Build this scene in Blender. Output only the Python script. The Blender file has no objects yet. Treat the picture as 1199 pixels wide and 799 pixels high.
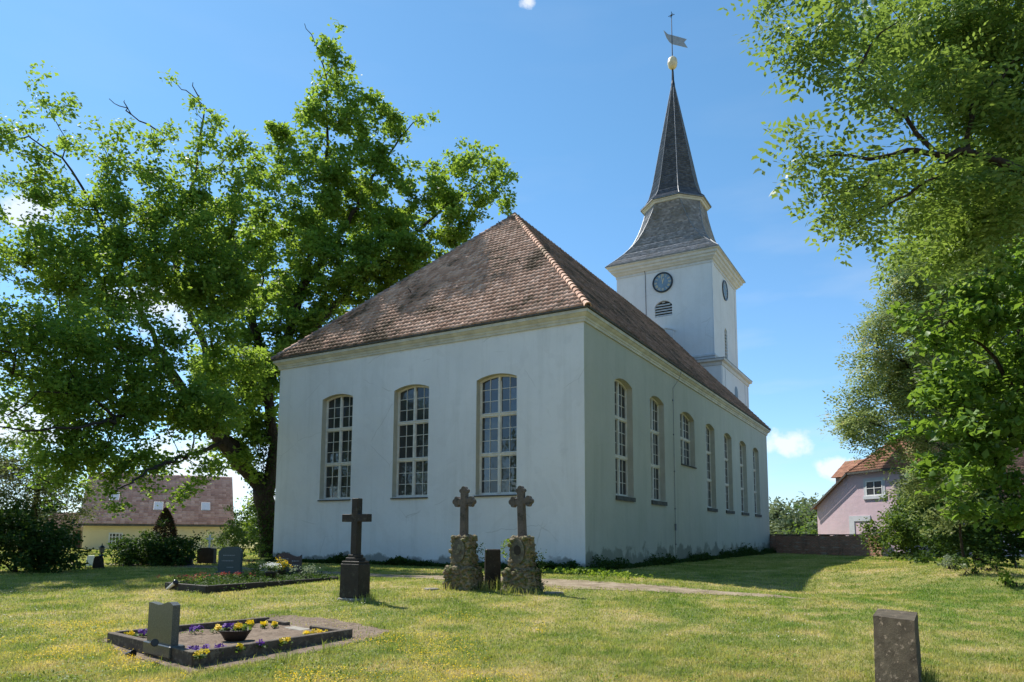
import bpy, math, random
import numpy as np
from mathutils import Vector, Matrix
random.seed(7); RNG = np.random.default_rng(7)
R = math.radians
SC = bpy.context.scene
# ------------------------------------------------------------------ camera
F, CXP, CYP, PITCH, ROLL, EYE = 832.52, 599.5, 534.03, 0.1112, -0.0045, 1.6
cd = bpy.data.cameras.new('camera'); cam = bpy.data.objects.new('camera', cd); SC.collection.objects.link(cam)
cam.location = (0, 0, EYE)
cam.rotation_euler = (Matrix.Rotation(math.pi/2+PITCH, 3, 'X') @ Matrix.Rotation(-ROLL, 3, 'Z')).to_euler()
cd.sensor_width = 36; cd.lens = F/1199*36; cd.shift_y = (CYP-399.5)/1199; cd.clip_end = 3000
SC.camera = cam
# ------------------------------------------------------------------ light
SUN_AZ, SUN_EL = R(-46), R(53.5)          # azimuth clockwise from the view direction
sd = bpy.data.lights.new('sun', 'SUN'); sun = bpy.data.objects.new('sun', sd); SC.collection.objects.link(sun)
sd.energy = 5.0; sd.angle = R(0.53); sd.color = (1, .95, .87)
sun.rotation_euler = (R(90)-SUN_EL, 0, -SUN_AZ+math.pi)
sv = Vector((math.sin(SUN_AZ)*math.cos(SUN_EL), math.cos(SUN_AZ)*math.cos(SUN_EL), math.sin(SUN_EL)))
sun.rotation_euler = sv.to_track_quat('Z', 'Y').to_euler()
wd = bpy.data.worlds.new('World'); SC.world = wd; wd.use_nodes = True
SKY_STRENGTH = 0.088
SC.view_settings.view_transform = 'Standard'; SC.view_settings.look = 'None'
SC.view_settings.gamma = 1; SC.view_settings.exposure = 0.62
SC.render.engine = 'CYCLES'
SC.cycles.max_bounces = 8; SC.cycles.transparent_max_bounces = 8
SC.cycles.use_denoising = True

# ------------------------------------------------------------------ node helper
class NT:
    def __init__(s, tree): s.t = tree; tree.nodes.clear()
    def n(s, typ, inp=None, **attr):
        nd = s.t.nodes.new(typ)
        for k, v in attr.items(): setattr(nd, k, v)
        for k, v in (inp or {}).items():
            sk = nd.inputs[k]
            if isinstance(v, bpy.types.NodeSocket): s.t.links.new(v, sk)
            elif isinstance(v, bpy.types.Node): s.t.links.new(v.outputs[0], sk)
            else:
                if sk.type == 'RGBA' and len(v) == 3: v = (*v, 1)
                sk.default_value = v
        return nd
    def noise(s, scale, detail=4, vec=None, rough=.6, dist=0):
        i = {'Scale': scale, 'Detail': detail, 'Roughness': rough, 'Distortion': dist}
        if vec is not None: i['Vector'] = vec
        return s.n('ShaderNodeTexNoise', i).outputs['Fac']
    def math(s, op, a, b=0.0, clamp=False):
        return s.n('ShaderNodeMath', {0: a, 1: b}, operation=op, use_clamp=clamp).outputs[0]
    def ramp(s, fac, stops):
        nd = s.n('ShaderNodeValToRGB', {'Fac': fac}); cr = nd.color_ramp
        while len(cr.elements) < len(stops): cr.elements.new(.5)
        for e, (p, c) in zip(cr.elements, stops):
            e.position = p; e.color = (*c, 1) if not isinstance(c, (int, float)) else (c, c, c, 1)
        return nd.outputs[0]
    def mix(s, fac, a, b, mode='MIX'):
        nd = s.n('ShaderNodeMix', data_type='RGBA', blend_type=mode)
        for sk, v in ((nd.inputs[0], fac), (nd.inputs[6], a), (nd.inputs[7], b)):
            if isinstance(v, bpy.types.NodeSocket): s.t.links.new(v, sk)
            elif isinstance(v, (int, float)): sk.default_value = v
            else: sk.default_value = (*v, 1)
        return nd.outputs[2]
    def maprange(s, v, a, b, c=0.0, d=1.0):
        return s.n('ShaderNodeMapRange', {0: v, 1: a, 2: b, 3: c, 4: d}).outputs[0]

MATS = {}
def material(name, fn):
    if name in MATS: return MATS[name]
    m = bpy.data.materials.new(name); m.use_nodes = True
    t = NT(m.node_tree); sh = fn(t)
    t.n('ShaderNodeOutputMaterial', {'Surface': sh.outputs[0]})
    MATS[name] = m; return m
def pbr(t, col, rough=.8, spec=.3, bump=None, bdist=.01, bstr=1.0, metal=0.0, **kw):
    i = {'Base Color': col, 'Roughness': rough, 'Specular IOR Level': spec, 'Metallic': metal}
    if bump is not None: i['Normal'] = t.n('ShaderNodeBump', {'Height': bump, 'Distance': bdist, 'Strength': bstr}).outputs[0]
    i.update(kw); return t.n('ShaderNodeBsdfPrincipled', i)
def obj_co(t): return t.n('ShaderNodeTexCoord').outputs['Object']
def stretched(t, co, s):
    return t.n('ShaderNodeMapping', {'Vector': co, 'Scale': s}).outputs[0]
def simple(name, col, rough=.7, var=.25, scale=6, bump=.004, spec=.3, metal=0.0):
    def f(t):
        co = obj_co(t); n = t.noise(scale, 6, co)
        lo = tuple(c*(1-var) for c in col); hi = tuple(min(1, c*(1+var)) for c in col)
        c = t.ramp(n, [(.3, lo), (.7, hi)])
        return pbr(t, c, rough, spec, t.noise(scale*8, 4, co), bump, metal=metal)
    return material(name, f)

# ------------------------------------------------------------------ world shader (sky with a few small clouds)
wt = NT(wd.node_tree)
sky = wt.n('ShaderNodeTexSky', sky_type='NISHITA', sun_disc=False)
sky.sun_elevation = SUN_EL; sky.sun_rotation = SUN_AZ; sky.air_density = 1.0; sky.dust_density = .15; sky.ozone_density = 2.5; sky.altitude = 60
def px_dir(px, py):
    a, b = px-CXP, py-CYP; cr, sr = math.cos(ROLL), math.sin(ROLL)
    u = a*cr+b*sr; up = -(-a*sr+b*cr); c, s = math.cos(PITCH), math.sin(PITCH)
    return Vector((u, F*c-up*s, F*s+up*c))
dirn = wt.n('ShaderNodeTexCoord').outputs['Generated']
nz = wt.n('ShaderNodeTexNoise', {'Vector': dirn, 'Scale': 26.0, 'Detail': 7.0, 'Roughness': .6})
cloud = None
for (px, py, rad, asp) in ((917, 516, .026, 2.0), (985, 545, .024, 1.6), (185, 362, .05, 1.5), (614, 1, .012, 1.4), (40, 250, .03, 2), (262, 560, .09, 1.2), (10, 500, .07, 1.4), (215, 545, .06, 1.5)):
    d = px_dir(px, py).normalized()
    v = wt.n('ShaderNodeVectorMath', {0: dirn, 1: tuple(d)}, operation='SUBTRACT').outputs[0]
    v = wt.n('ShaderNodeMapping', {'Vector': v, 'Scale': (1/asp, 1/asp, 1)}).outputs[0]
    L = wt.n('ShaderNodeVectorMath', {0: v}, operation='LENGTH').outputs['Value']
    m = wt.maprange(L, rad, 0.0, 0.0, 1.0)
    m = wt.math('ADD', m, wt.math('MULTIPLY', wt.math('SUBTRACT', nz.outputs['Fac'], .55), 2.2))
    m = wt.math('MULTIPLY', wt.maprange(m, .18, .6), wt.maprange(L, rad, rad*.75))
    cloud = m if cloud is None else wt.math('MAXIMUM', cloud, m)
wisp = wt.n('ShaderNodeTexNoise', {'Vector': wt.n('ShaderNodeMapping', {'Vector': dirn, 'Scale': (2, 2, 9)}).outputs[0], 'Scale': 2.6, 'Detail': 5.0})
wz = wt.n('ShaderNodeSeparateXYZ', {0: dirn}).outputs['Z']
wfac = wt.math('MULTIPLY', wt.maprange(wisp.outputs['Fac'], .50, .75), wt.maprange(wz, .5, .02, .03, .34))
hs = wt.n('ShaderNodeHueSaturation', {'Color': sky.outputs[0], 'Saturation': 1.0, 'Value': 1.0}).outputs[0]
hs = wt.mix(1.0, hs, wt.ramp(wz, [(0.0, (.92, 1.08, 1.42)), (.12, (.98, 1.24, 1.42)), (.5, (.90, 1.30, 1.36))]), 'MULTIPLY')
c1 = wt.mix(wfac, hs, (6.4, 6.9, 7.4))
c2 = wt.mix(wt.math('MULTIPLY', cloud, .75, clamp=True), c1, (8.0, 8.2, 8.4))
bg = wt.n('ShaderNodeBackground', {'Color': c2, 'Strength': SKY_STRENGTH})
wt.n('ShaderNodeOutputWorld', {'Surface': bg.outputs[0]})

# ------------------------------------------------------------------ placing helpers
def gh(x, y):
    x = np.asarray(x, float); y = np.asarray(y, float)
    t = np.clip((y-8)/12, 0, 1); h = .4*t*t*(3-2*t)
    h = h + .35*np.exp(-((x-13.5)/2.6)**2-((y-22)/4.5)**2)
    h = h - .22*np.exp(-((x-7.6)/3.0)**2-((y-18.6)/2.4)**2)
    h = h + .012*np.sin(x*1.7+.6*np.sin(y*.9))*np.sin(y*1.3+1.1)*np.exp(-y/60)
    return h
def ghf(x, y): return float(gh(x, y))
def ray(px, py): d = px_dir(px, py); return d/d.y
def at(px, py, Y): r = ray(px, py); return Vector((r.x*Y, Y, EYE+r.z*Y))
def ground(px, py):
    r = ray(px, py); Y = np.arange(3, 300, .01); k = int(np.argmax(EYE+r.z*Y < gh(r.x*Y, Y)))
    return Vector((r.x*Y[k], Y[k], float(gh(r.x*Y[k], Y[k]))))
def gat(px, Y):                                    # ground point in pixel column px at distance Y
    x = ray(px, 640).x*Y; return Vector((x, Y, ghf(x, Y)))
def hit(px, py, pt, n):
    r = ray(px, py); o = Vector((0, 0, EYE)); k = ((Vector(pt)-o).dot(Vector(n)))/r.dot(Vector(n)); return o+r*k

# ------------------------------------------------------------------ mesh helpers
def link(o, parent=None):
    SC.collection.objects.link(o)
    if parent is not None: o.parent = parent
    return o
def np_mesh(name, V, Fc, mat, parent=None, attr=None, smooth=False):
    V = np.asarray(V, np.float32); me = bpy.data.meshes.new(name)
    Fc = np.asarray(Fc, np.int32); k = Fc.shape[1]
    me.vertices.add(len(V)); me.vertices.foreach_set('co', V.ravel())
    me.loops.add(Fc.size); me.loops.foreach_set('vertex_index', Fc.ravel())
    me.polygons.add(len(Fc)); me.polygons.foreach_set('loop_start', np.arange(len(Fc), dtype=np.int32)*k)
    if smooth: me.polygons.foreach_set('use_smooth', np.ones(len(Fc), bool))
    me.update(calc_edges=True)
    if attr is not None:
        a = me.attributes.new('rnd', 'FLOAT', 'FACE'); a.data.foreach_set('value', np.asarray(attr, np.float32))
    me.materials.append(mat)
    return link(bpy.data.objects.new(name, me), parent)
class MB:
    def __init__(s): s.v = []; s.f = []
    def add(s, vs, fs):
        b = len(s.v); s.v += [tuple(v) for v in vs]; s.f += [tuple(b+i for i in f) for f in fs]; return s
    def box(s, x0, x1, y0, y1, z0, z1, T=None, taper=0.0, bev=0.0):
        cx, cy = (x0+x1)/2, (y0+y1)/2
        if bev <= 0:
            k = 1-taper
            vs = [(x0, y0, z0), (x1, y0, z0), (x1, y1, z0), (x0, y1, z0)]
            vs += [(cx+(x-cx)*k, cy+(y-cy)*k, z1) for x, y, _ in vs]
            fs = [(0, 3, 2, 1), (4, 5, 6, 7), (0, 1, 5, 4), (1, 2, 6, 5), (2, 3, 7, 6), (3, 0, 4, 7)]
        else:
            rings = []
            for (z, o) in ((z0, bev), (z0+bev, 0), (z1-bev, 0), (z1, bev)):
                k = 1-taper*(z-z0)/(z1-z0)
                c = bev
                a, b2, c2, d = x0+o, x1-o, y0+o, y1-o
                pts = [(a+c, c2), (b2-c, c2), (b2, c2+c), (b2, d-c), (b2-c, d), (a+c, d), (a, d-c), (a, c2+c)]
                rings.append([(cx+(x-cx)*k, cy+(y-cy)*k, z) for x, y in pts])
            vs = sum(rings, []); fs = [tuple(reversed(range(8))), tuple(range(24, 32))]
            for r in range(3):
                for i in range(8): j = (i+1) % 8; fs.append((r*8+i, r*8+j, r*8+8+j, r*8+8+i))
        if T is not None: vs = [T @ Vector(v) for v in vs]
        return s.add(vs, fs)
    def tube(s, pts, rad, n=6, caps=True):
        pts = [Vector(p) for p in pts]; rads = rad if isinstance(rad, (list, tuple)) else [rad]*len(pts)
        vs = []; up = Vector((.13, .21, .97)); t0 = (pts[1]-pts[0]).normalized()
        if abs(up.dot(t0)) > .95: up = Vector((1, 0, .1))
        a = (up-t0*up.dot(t0)).normalized()
        for i, p in enumerate(pts):
            t = (pts[min(i+1, len(pts)-1)]-pts[max(i-1, 0)]).normalized()
            a = (a-t*a.dot(t)).normalized(); b = t.cross(a)
            for k in range(n):
                q = 2*math.pi*k/n; vs.append(p+(a*math.cos(q)+b*math.sin(q))*rads[i])
        fs = []
        for i in range(len(pts)-1):
            for k in range(n): j = (k+1) % n; fs.append((i*n+k, i*n+j, i*n+n+j, i*n+n+k))
        if caps: fs += [tuple(reversed(range(n))), tuple((len(pts)-1)*n+k for k in range(n))]
        return s.add(vs, fs)
    def lathe(s, prof, c=(0, 0, 0), n=20, T=None):
        c = Vector(c); vs = []; fs = []
        for r, z in prof:
            for k in range(n):
                q = 2*math.pi*k/n; vs.append(Vector((r*math.cos(q), r*math.sin(q), z)))
        vs = [(T @ v if T is not None else v)+c for v in vs]
        for i in range(len(prof)-1):
            for k in range(n): j = (k+1) % n; fs.append((i*n+k, i*n+j, i*n+n+j, i*n+n+k))
        fs += [tuple(reversed(range(n))), tuple((len(prof)-1)*n+k for k in range(n))]
        return s.add(vs, fs)
    def prism(s, poly, y0, y1, M=None):
        """polygon in (x,z) extruded along y; M maps (x,y,z)->point"""
        n = len(poly); M = M or (lambda x, y, z: (x, y, z))
        vs = [M(x, y0, z) for x, z in poly]+[M(x, y1, z) for x, z in poly]
        fs = [tuple(range(n)), tuple(reversed(range(n, 2*n)))]+[(i, i+n, (i+1) % n+n, (i+1) % n) for i in range(n)]
        return s.add(vs, fs)
    def sweep(s, poly, prof, closed=True):
        """mitred profile [(outward, z)] round a convex plan polygon (counter-clockwise)"""
        n = len(poly); rings = []
        for off, z in prof: rings.append([(*p, z) for p in offset(poly, off)])
        vs = sum(rings, []); fs = []
        for r in range(len(prof)-1):
            for i in range(n): j = (i+1) % n; fs.append((r*n+i, r*n+j, r*n+n+j, r*n+n+i))
        return s.add(vs, fs)
    def build(s, name, mat, parent=None, smooth=False, loc=None):
        me = bpy.data.meshes.new(name)
        v = s.v
        if loc is not None: v = [(p[0]-loc[0], p[1]-loc[1], p[2]-loc[2]) for p in s.v]
        me.from_pydata([tuple(p) for p in v], [], s.f); me.update()
        import bmesh
        bm = bmesh.new(); bm.from_mesh(me); bmesh.ops.recalc_face_normals(bm, faces=bm.faces); bm.to_mesh(me); bm.free()
        if smooth:
            for p in me.polygons: p.use_smooth = True
        me.materials.append(mat)
        o = link(bpy.data.objects.new(name, me), parent)
        if loc is not None: o.location = loc
        return o
def offset(poly, d):
    n = len(poly); out = []
    for i in range(n):
        p0, p1, p2 = (Vector(poly[(i-1) % n]), Vector(poly[i]), Vector(poly[(i+1) % n]))
        e1 = (p1-p0).normalized(); e2 = (p2-p1).normalized()
        n1 = Vector((e1.y, -e1.x)); n2 = Vector((e2.y, -e2.x))
        b = (n1+n2); b = b/max(1e-6, b.length_squared)*2
        out.append((p1.x+b.x*d, p1.y+b.y*d))
    return out
def tag(o, label=None, cat=None, group=None, kind=None):
    if label: o['label'] = label
    if cat: o['category'] = cat
    if group: o['group'] = group
    if kind: o['kind'] = kind
    return o
def thing(name, label, cat, loc=(0, 0, 0), rotz=0.0, group=None):
    o = bpy.data.objects.new(name, None); link(o); o.empty_display_size = .2
    o.location = loc; o.rotation_euler = (0, 0, rotz); return tag(o, label, cat, group)

# ------------------------------------------------------------------ materials
def m_plaster(name, col, algae=.0, dirt=.25, foot=1.2):
    def f(t):
        co = obj_co(t)
        big = t.noise(.35, 5, co, .55); fine = t.noise(3.0, 8, co, .7)
        c = t.mix(t.maprange(big, .35, .7), tuple(x*1.0 for x in col), tuple(x*.9 for x in col))
        c = t.mix(t.math('MULTIPLY', t.maprange(fine, .5, .8), .25), c, tuple(x*.75 for x in col))
        streak = t.noise(1.0, 5, stretched(t, co, (2.2, 2.2, .16)), .65)
        c = t.mix(t.math('MULTIPLY', t.maprange(streak, .5, .78), dirt), c, (.34, .35, .31))
        pt = t.noise(.55, 3, co, .5, 1.5); c = t.mix(t.math('MULTIPLY', t.maprange(pt, .56, .575), .09), c, (.5, .5, .5))
        vr = t.n('ShaderNodeTexVoronoi', {'Vector': t.n('ShaderNodeMix', {0: .12, 4: co, 5: t.n('ShaderNodeTexNoise', {'Vector': co, 'Scale': 2.0}).outputs['Color']}, data_type='VECTOR').outputs[1], 'Scale': .45}, feature='DISTANCE_TO_EDGE')
        c = t.mix(t.math('MULTIPLY', t.maprange(vr.outputs['Distance'], .006, .0), t.maprange(t.noise(.5, 2, co), .52, .58, 0, .35)), c, (.3, .3, .28))
        z = t.n('ShaderNodeSeparateXYZ', {0: co}).outputs['Z']
        hgt = t.math('ADD', z, t.math('MULTIPLY', t.noise(1.1, 5, co, .6), -2.3*foot))
        damp = t.maprange(hgt, -.42*foot, -.62*foot)
        c = t.mix(t.math('MULTIPLY', damp, .7), c, (.12, .13, .10))
        if algae: 
            al = t.noise(.6, 5, stretched(t, co, (1, 1, .5)), .6)
            c = t.mix(t.math('MULTIPLY', t.maprange(al, .3, .7), algae), c, (.36, .39, .30))
        bmp = t.math('ADD', t.noise(1.2, 3, co), t.math('MULTIPLY', t.noise(30, 4, co), .10))
        return pbr(t, c, .92, .12, bmp, .05, .55)
    return material(name, f)
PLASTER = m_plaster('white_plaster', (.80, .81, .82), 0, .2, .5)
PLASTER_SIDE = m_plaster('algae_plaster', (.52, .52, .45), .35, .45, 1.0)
TOWERP = m_plaster('tower_plaster', (.72, .74, .77), 0, .14, .3)
TRIM = simple('cream_trim', (.56, .54, .46), .85, .18, 2.5, .01)
TRIM_T = simple('tower_trim', (.58, .59, .60), .85, .12, 2.0, .01)
FRAME = simple('window_paint', (.68, .66, .60), .5, .15, 5, .002)
DARKSILL = simple('dark_sill', (.09, .09, .08), .9, .4, 6, .01)
LEAD = simple('zinc', (.20, .21, .22), .5, .3, 4, .002, .5, .3)
def f_glass(t):
    co = obj_co(t)
    n = t.noise(1.3, 3, co)
    at_ = t.n('ShaderNodeAttribute', attribute_name='rnd').outputs['Fac']
    d = t.n('ShaderNodeBsdfPrincipled', {'Base Color': t.mix(t.maprange(n, .45, .7), (.008, .010, .012), (.030, .028, .026)), 'Roughness': .6})
    g = t.n('ShaderNodeBsdfGlossy', {'Color': (.95, .97, 1, 1), 'Roughness': .012,
            'Normal': t.n('ShaderNodeBump', {'Height': t.noise(2.2, 2, co), 'Distance': .03, 'Strength': .35}).outputs[0]})
    fr = t.maprange(at_, 0, 1, .05, .10)
    return t.n('ShaderNodeMixShader', {0: fr, 1: d.outputs[0], 2: g.outputs[0]})
GLASS = material('old_window_glass', f_glass)
def m_tile(name, lo, hi, moss, mossamt, rough=.85, mscale=.5):
    def f(t):
        co = obj_co(t); a = t.n('ShaderNodeAttribute', attribute_name='rnd').outputs['Fac']
        c = t.ramp(a, [(0, tuple(x*.75 for x in lo)), (.35, lo), (.85, hi), (1, tuple(min(1, x*1.2) for x in hi))])
        n = t.math('ADD', t.noise(mscale, 6, co, .65), t.math('MULTIPLY', t.math('SUBTRACT', a, .5), .22))
        if name == 'clay_tile':
            sp_ = t.n('ShaderNodeSeparateXYZ', {0: co})
            n = t.math('ADD', n, t.math('MULTIPLY', t.math('MULTIPLY', t.maprange(sp_.outputs['Y'], 6, 14), t.maprange(sp_.outputs['Z'], 13.5, 9.5)), .13))
        c = t.mix(t.maprange(n, .62-mossamt*.25, .74-mossamt*.2), c, moss)
        c = t.mix(t.math('MULTIPLY', t.maprange(t.noise(9, 6, co, .7), .45, .75), .35), c, tuple(x*.5 for x in lo))
        return pbr(t, c, rough, .25, t.noise(25, 4, co), .006)
    return material(name, f)
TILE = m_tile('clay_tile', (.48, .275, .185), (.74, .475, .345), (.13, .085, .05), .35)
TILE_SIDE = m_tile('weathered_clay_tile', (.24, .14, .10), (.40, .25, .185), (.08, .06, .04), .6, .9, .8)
TILE_RIDGE = m_tile('ridge_clay_tile', (.38, .23, .165), (.52, .345, .26), (.16, .12, .08), .2)
SLATE = m_tile('slate', (.050, .058, .078), (.090, .10, .125), (.06, .065, .07), .15, .36, .7)
SLATE_LOW = m_tile('sunlit_slate', (.20, .195, .20), (.33, .32, .33), (.14, .13, .11), .3, .42, .7)  # paler than the spire slate: sunlight on the lower roof put into the colour
TILE_FAR = m_tile('far_clay_tile', (.28, .13, .08), (.42, .21, .13), (.22, .12, .08), .2)
TILE_GLAZED = m_tile('brown_glazed_tile', (.55, .31, .25), (.72, .46, .38), (.46, .26, .20), .1, .34)
def m_leaf(name, lo, hi, trans=.45, tcol=None, rough=.55, autumn=None, spec=.22):
    tcol = tcol or tuple(min(1, c*k) for c, k in zip(hi, (3.2, 2.6, 1.1)))
    def f(t):
        a = t.n('ShaderNodeAttribute', attribute_name='rnd').outputs['Fac']
        stops = [(0, lo), (.8, hi), (1, tuple(c*1.3 for c in hi))]
        if autumn: stops = [(0, lo), (.78, hi), (.9, autumn), (1, tuple(c*1.25 for c in autumn))]
        c = t.ramp(a, stops)
        p = pbr(t, c, rough, spec)
        tr = t.n('ShaderNodeBsdfTranslucent', {'Color': t.mix(.25, tcol, t.mix(1.0, c, (2.2, 2.2, 2.2), 'MULTIPLY'))})
        return t.n('ShaderNodeMixShader', {0: trans, 1: p.outputs[0], 2: tr.outputs[0]})
    return material(name, f)
LEAF_OAK = m_leaf('oak_leaf', (.05, .12, .022), (.15, .25, .05), .45, (.40, .55, .045))
LEAF_ROB = m_leaf('robinia_leaf', (.04, .095, .022), (.20, .285, .085), .34, (.34, .47, .05), .5, None, .3)
LEAF_ROBF = m_leaf('robinia_flowering_leaf', (.085, .14, .05), (.27, .34, .14), .32, (.42, .5, .12), autumn=(.42, .38, .24))
LEAF_BIG = m_leaf('broad_leaf', (.04, .10, .018), (.14, .235, .045), .34, (.32, .50, .04), .5, None, .3)
LEAF_DARK = m_leaf('dark_glossy_leaf', (.018, .045, .012), (.04, .08, .018), .25, (.10, .18, .015), .6, None, .12)
LEAF_BUSH = m_leaf('bush_leaf', (.035, .08, .018), (.075, .13, .03), .35)
LEAF_OLIVE = m_leaf('olive_leaf', (.07, .09, .035), (.13, .15, .06), .35, (.22, .26, .06))
LEAF_FAR = m_leaf('distant_leaf', (.07, .10, .06), (.13, .17, .085), .25, (.2, .24, .08), .7)
LEAF_CREAM = m_leaf('cream_blossom_leaf', (.07, .12, .035), (.16, .2, .07), .35, (.3, .34, .1), autumn=(.55, .52, .36))
LEAF_LIME = m_leaf('lime_leaf', (.10, .17, .02), (.17, .26, .03), .45, (.34, .44, .03))
LEAF_BROWN = m_leaf('dead_conifer_leaf', (.035, .028, .014), (.075, .055, .028), .15, (.1, .05, .02), .8)
LEAF_GREY = m_leaf('grey_leaf', (.14, .18, .12), (.26, .30, .20), .3, (.3, .36, .18), .6)
PETALY = m_leaf('yellow_petal', (.70, .45, .01), (.80, .60, .02), .3, (.8, .6, .02), .6)
PETALV = m_leaf('violet_petal', (.06, .015, .16), (.14, .05, .32), .25, (.2, .06, .4), .6)
PETALW = m_leaf('white_petal', (.70, .70, .66), (.82, .82, .80), .3, (.8, .8, .75), .6)
PETALR = m_leaf('red_petal', (.28, .03, .03), (.42, .06, .07), .3, (.4, .06, .05), .6)
def f_bark(t):
    co = obj_co(t); n = t.noise(2.5, 8, stretched(t, co, (4, 4, .8)), .7)
    c = t.ramp(n, [(.3, (.022, .018, .014)), (.7, (.085, .07, .055))])
    return pbr(t, c, .95, .1, n, .05)
BARK = material('bark', f_bark)
def m_stone(name, lo, hi, spot, rough=.8, sc=3.0, amt=.3, spec=.3, bump=.01):
    def f(t):
        co = obj_co(t); n = t.noise(sc, 8, co, .7)
        c = t.ramp(n, [(.3, lo), (.7, hi)])
        c = t.mix(t.maprange(t.noise(sc*2.3, 6, co, .7), .62-amt*.3, .72-amt*.3), c, spot)
        return pbr(t, c, rough, spec, t.noise(sc*9, 6, co, .7), bump)
    return material(name, f)
BLACKST = m_stone('dark_cross_stone', (.016, .012, .009), (.042, .034, .027), (.06, .06, .045), .6, 4, .2)
GRANITE = m_stone('grey_granite', (.045, .05, .05), (.085, .092, .092), (.13, .135, .135), .3, 25, .3, .5, .001)
SANDST = m_stone('weathered_sandstone', (.06, .056, .045), (.15, .135, .11), (.20, .19, .13), .9, 3, .35)
RUSTIC = m_stone('mossy_rubble_stone', (.13, .10, .065), (.38, .31, .21), (.13, .14, .055), .95, 3, .5, .2, .03)
CROSSST = m_stone('brown_cross_stone', (.085, .07, .06), (.17, .145, .125), (.06, .055, .045), .85, 4, .3)
TEALST = m_stone('teal_granite', (.035, .06, .065), (.06, .09, .095), (.08, .11, .11), .35, 25, .3, .5, .001)
NAVYST = m_stone('black_granite', (.03, .035, .045), (.06, .065, .08), (.09, .09, .10), .3, 25, .3, .5, .001)
KERBST = m_stone('kerb_stone', (.055, .042, .032), (.13, .105, .082), (.17, .145, .11), .85, 5, .35)
CONCRETE = m_stone('old_concrete', (.22, .20, .17), (.38, .35, .30), (.15, .15, .11), .95, 4, .3)
MARKER = m_stone('lichen_stone', (.045, .036, .026), (.12, .10, .07), (.30, .24, .18), .9, 6, .16, .2, .005)
SOIL = m_stone('bare_sandy_soil', (.16, .12, .09), (.30, .235, .18), (.11, .085, .06), 1.0, 5, .25, .1, .03)
BLACKP = simple('black_metal', (.015, .015, .016), .35, .2, 5, .001, .5)
GILD = simple('pale_gilt', (.62, .54, .36), .45, .25, 3, .002, .5)
WOODB = simple('brown_wood', (.10, .045, .02), .6, .3, 3, .004)
WHITEP = simple('white_paint', (.75, .75, .73), .5, .08, 3, .002)
BRICK = None
def f_brick(t):
    co = obj_co(t)
    b = t.n('ShaderNodeTexBrick', {'Vector': t.n('ShaderNodeMapping', {'Vector': co, 'Rotation': (R(90), 0, 0)}).outputs[0], 'Color1': (.68, .33, .23, 1), 'Color2': (.54, .28, .20, 1), 'Mortar': (.24, .20, .16, 1),
        'Scale': 1.0, 'Mortar Size': .012, 'Brick Width': .26, 'Row Height': .085})
    n = t.noise(1.6, 6, co, .7)
    c = t.mix(t.maprange(n, .52, .70), b.outputs[0], (.24, .15, .11))
    c = t.mix(t.maprange(t.noise(3.5, 6, stretched(t, co, (.35, .35, 3)), .7), .54, .62), c, (.58, .49, .40))
    return pbr(t, c, .95, .1, t.math('ADD', b.outputs['Fac'], t.math('MULTIPLY', n, -2)), -.02)
BRICK = material('old_brick', f_brick)

def grass_color(t, co):
    big = t.noise(.22, 4, co, .55); mid = t.noise(1.1, 5, co, .65); fine = t.noise(7, 4, co, .7)
    c = t.ramp(t.math('ADD', t.math('MULTIPLY', mid, .6), t.math('MULTIPLY', big, .4)),
               [(.395, (.13, .20, .04)), (.46, (.23, .27, .075)), (.525, (.37, .345, .13)), (.595, (.53, .425, .24))])
    c = t.mix(t.math('MULTIPLY', t.maprange(fine, .35, .75), .35), c, (.40, .33, .14))
    s = t.n('ShaderNodeSeparateXYZ', {0: co})
    # drier towards the near right, greener in the middle distance on the right and by the church
    dry = t.math('MULTIPLY', t.maprange(s.outputs['Y'], 10.2, 7.4), t.maprange(mid, .38, .62))
    c = t.mix(t.math('MULTIPLY', dry, .8), c, (.50, .37, .20))
    gr = t.math('MULTIPLY', t.maprange(s.outputs['X'], 2.5, 5.5), t.math('MULTIPLY', t.maprange(s.outputs['Y'], 10, 12), t.maprange(s.outputs['Y'], 19.5, 16)))
    c = t.mix(t.math('MULTIPLY', gr, t.maprange(mid, .35, .6, .8, .1)), c, (.13, .23, .038))
    return c
def f_ground(t):
    co = obj_co(t); c = grass_color(t, co)
    c = t.mix(.35, c, (.14, .115, .06))
    return pbr(t, c, .95, .1, t.noise(14, 6, co, .7), .06)
GROUND = material('lawn_ground', f_ground)
def f_blade(t):
    co = obj_co(t); c = grass_color(t, co); a = t.n('ShaderNodeAttribute', attribute_name='rnd').outputs['Fac']
    c = t.mix(1.0, c, t.ramp(a, [(0, (.75, .85, .7)), (.7, (1.1, 1.15, 1.0)), (1, (1.5, 1.35, 1.3))]), 'MULTIPLY')
    p = pbr(t, c, .55, .25)
    tr = t.n('ShaderNodeBsdfTranslucent', {'Color': t.mix(1.0, c, (1.5, 1.6, .9), 'MULTIPLY')})
    return t.n('ShaderNodeMixShader', {0: .35, 1: p.outputs[0], 2: tr.outputs[0]})
BLADE = material('grass_blade', f_blade)
def f_sand(t):
    co = obj_co(t)
    c = t.ramp(t.noise(2.2, 7, co, .7), [(.32, (.17, .13, .085)), (.55, (.31, .25, .175)), (.7, (.40, .33, .25))])
    return pbr(t, c, 1, .1, t.noise(20, 6, co, .7), .04)
SAND = material('sandy_path', f_sand)
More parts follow.
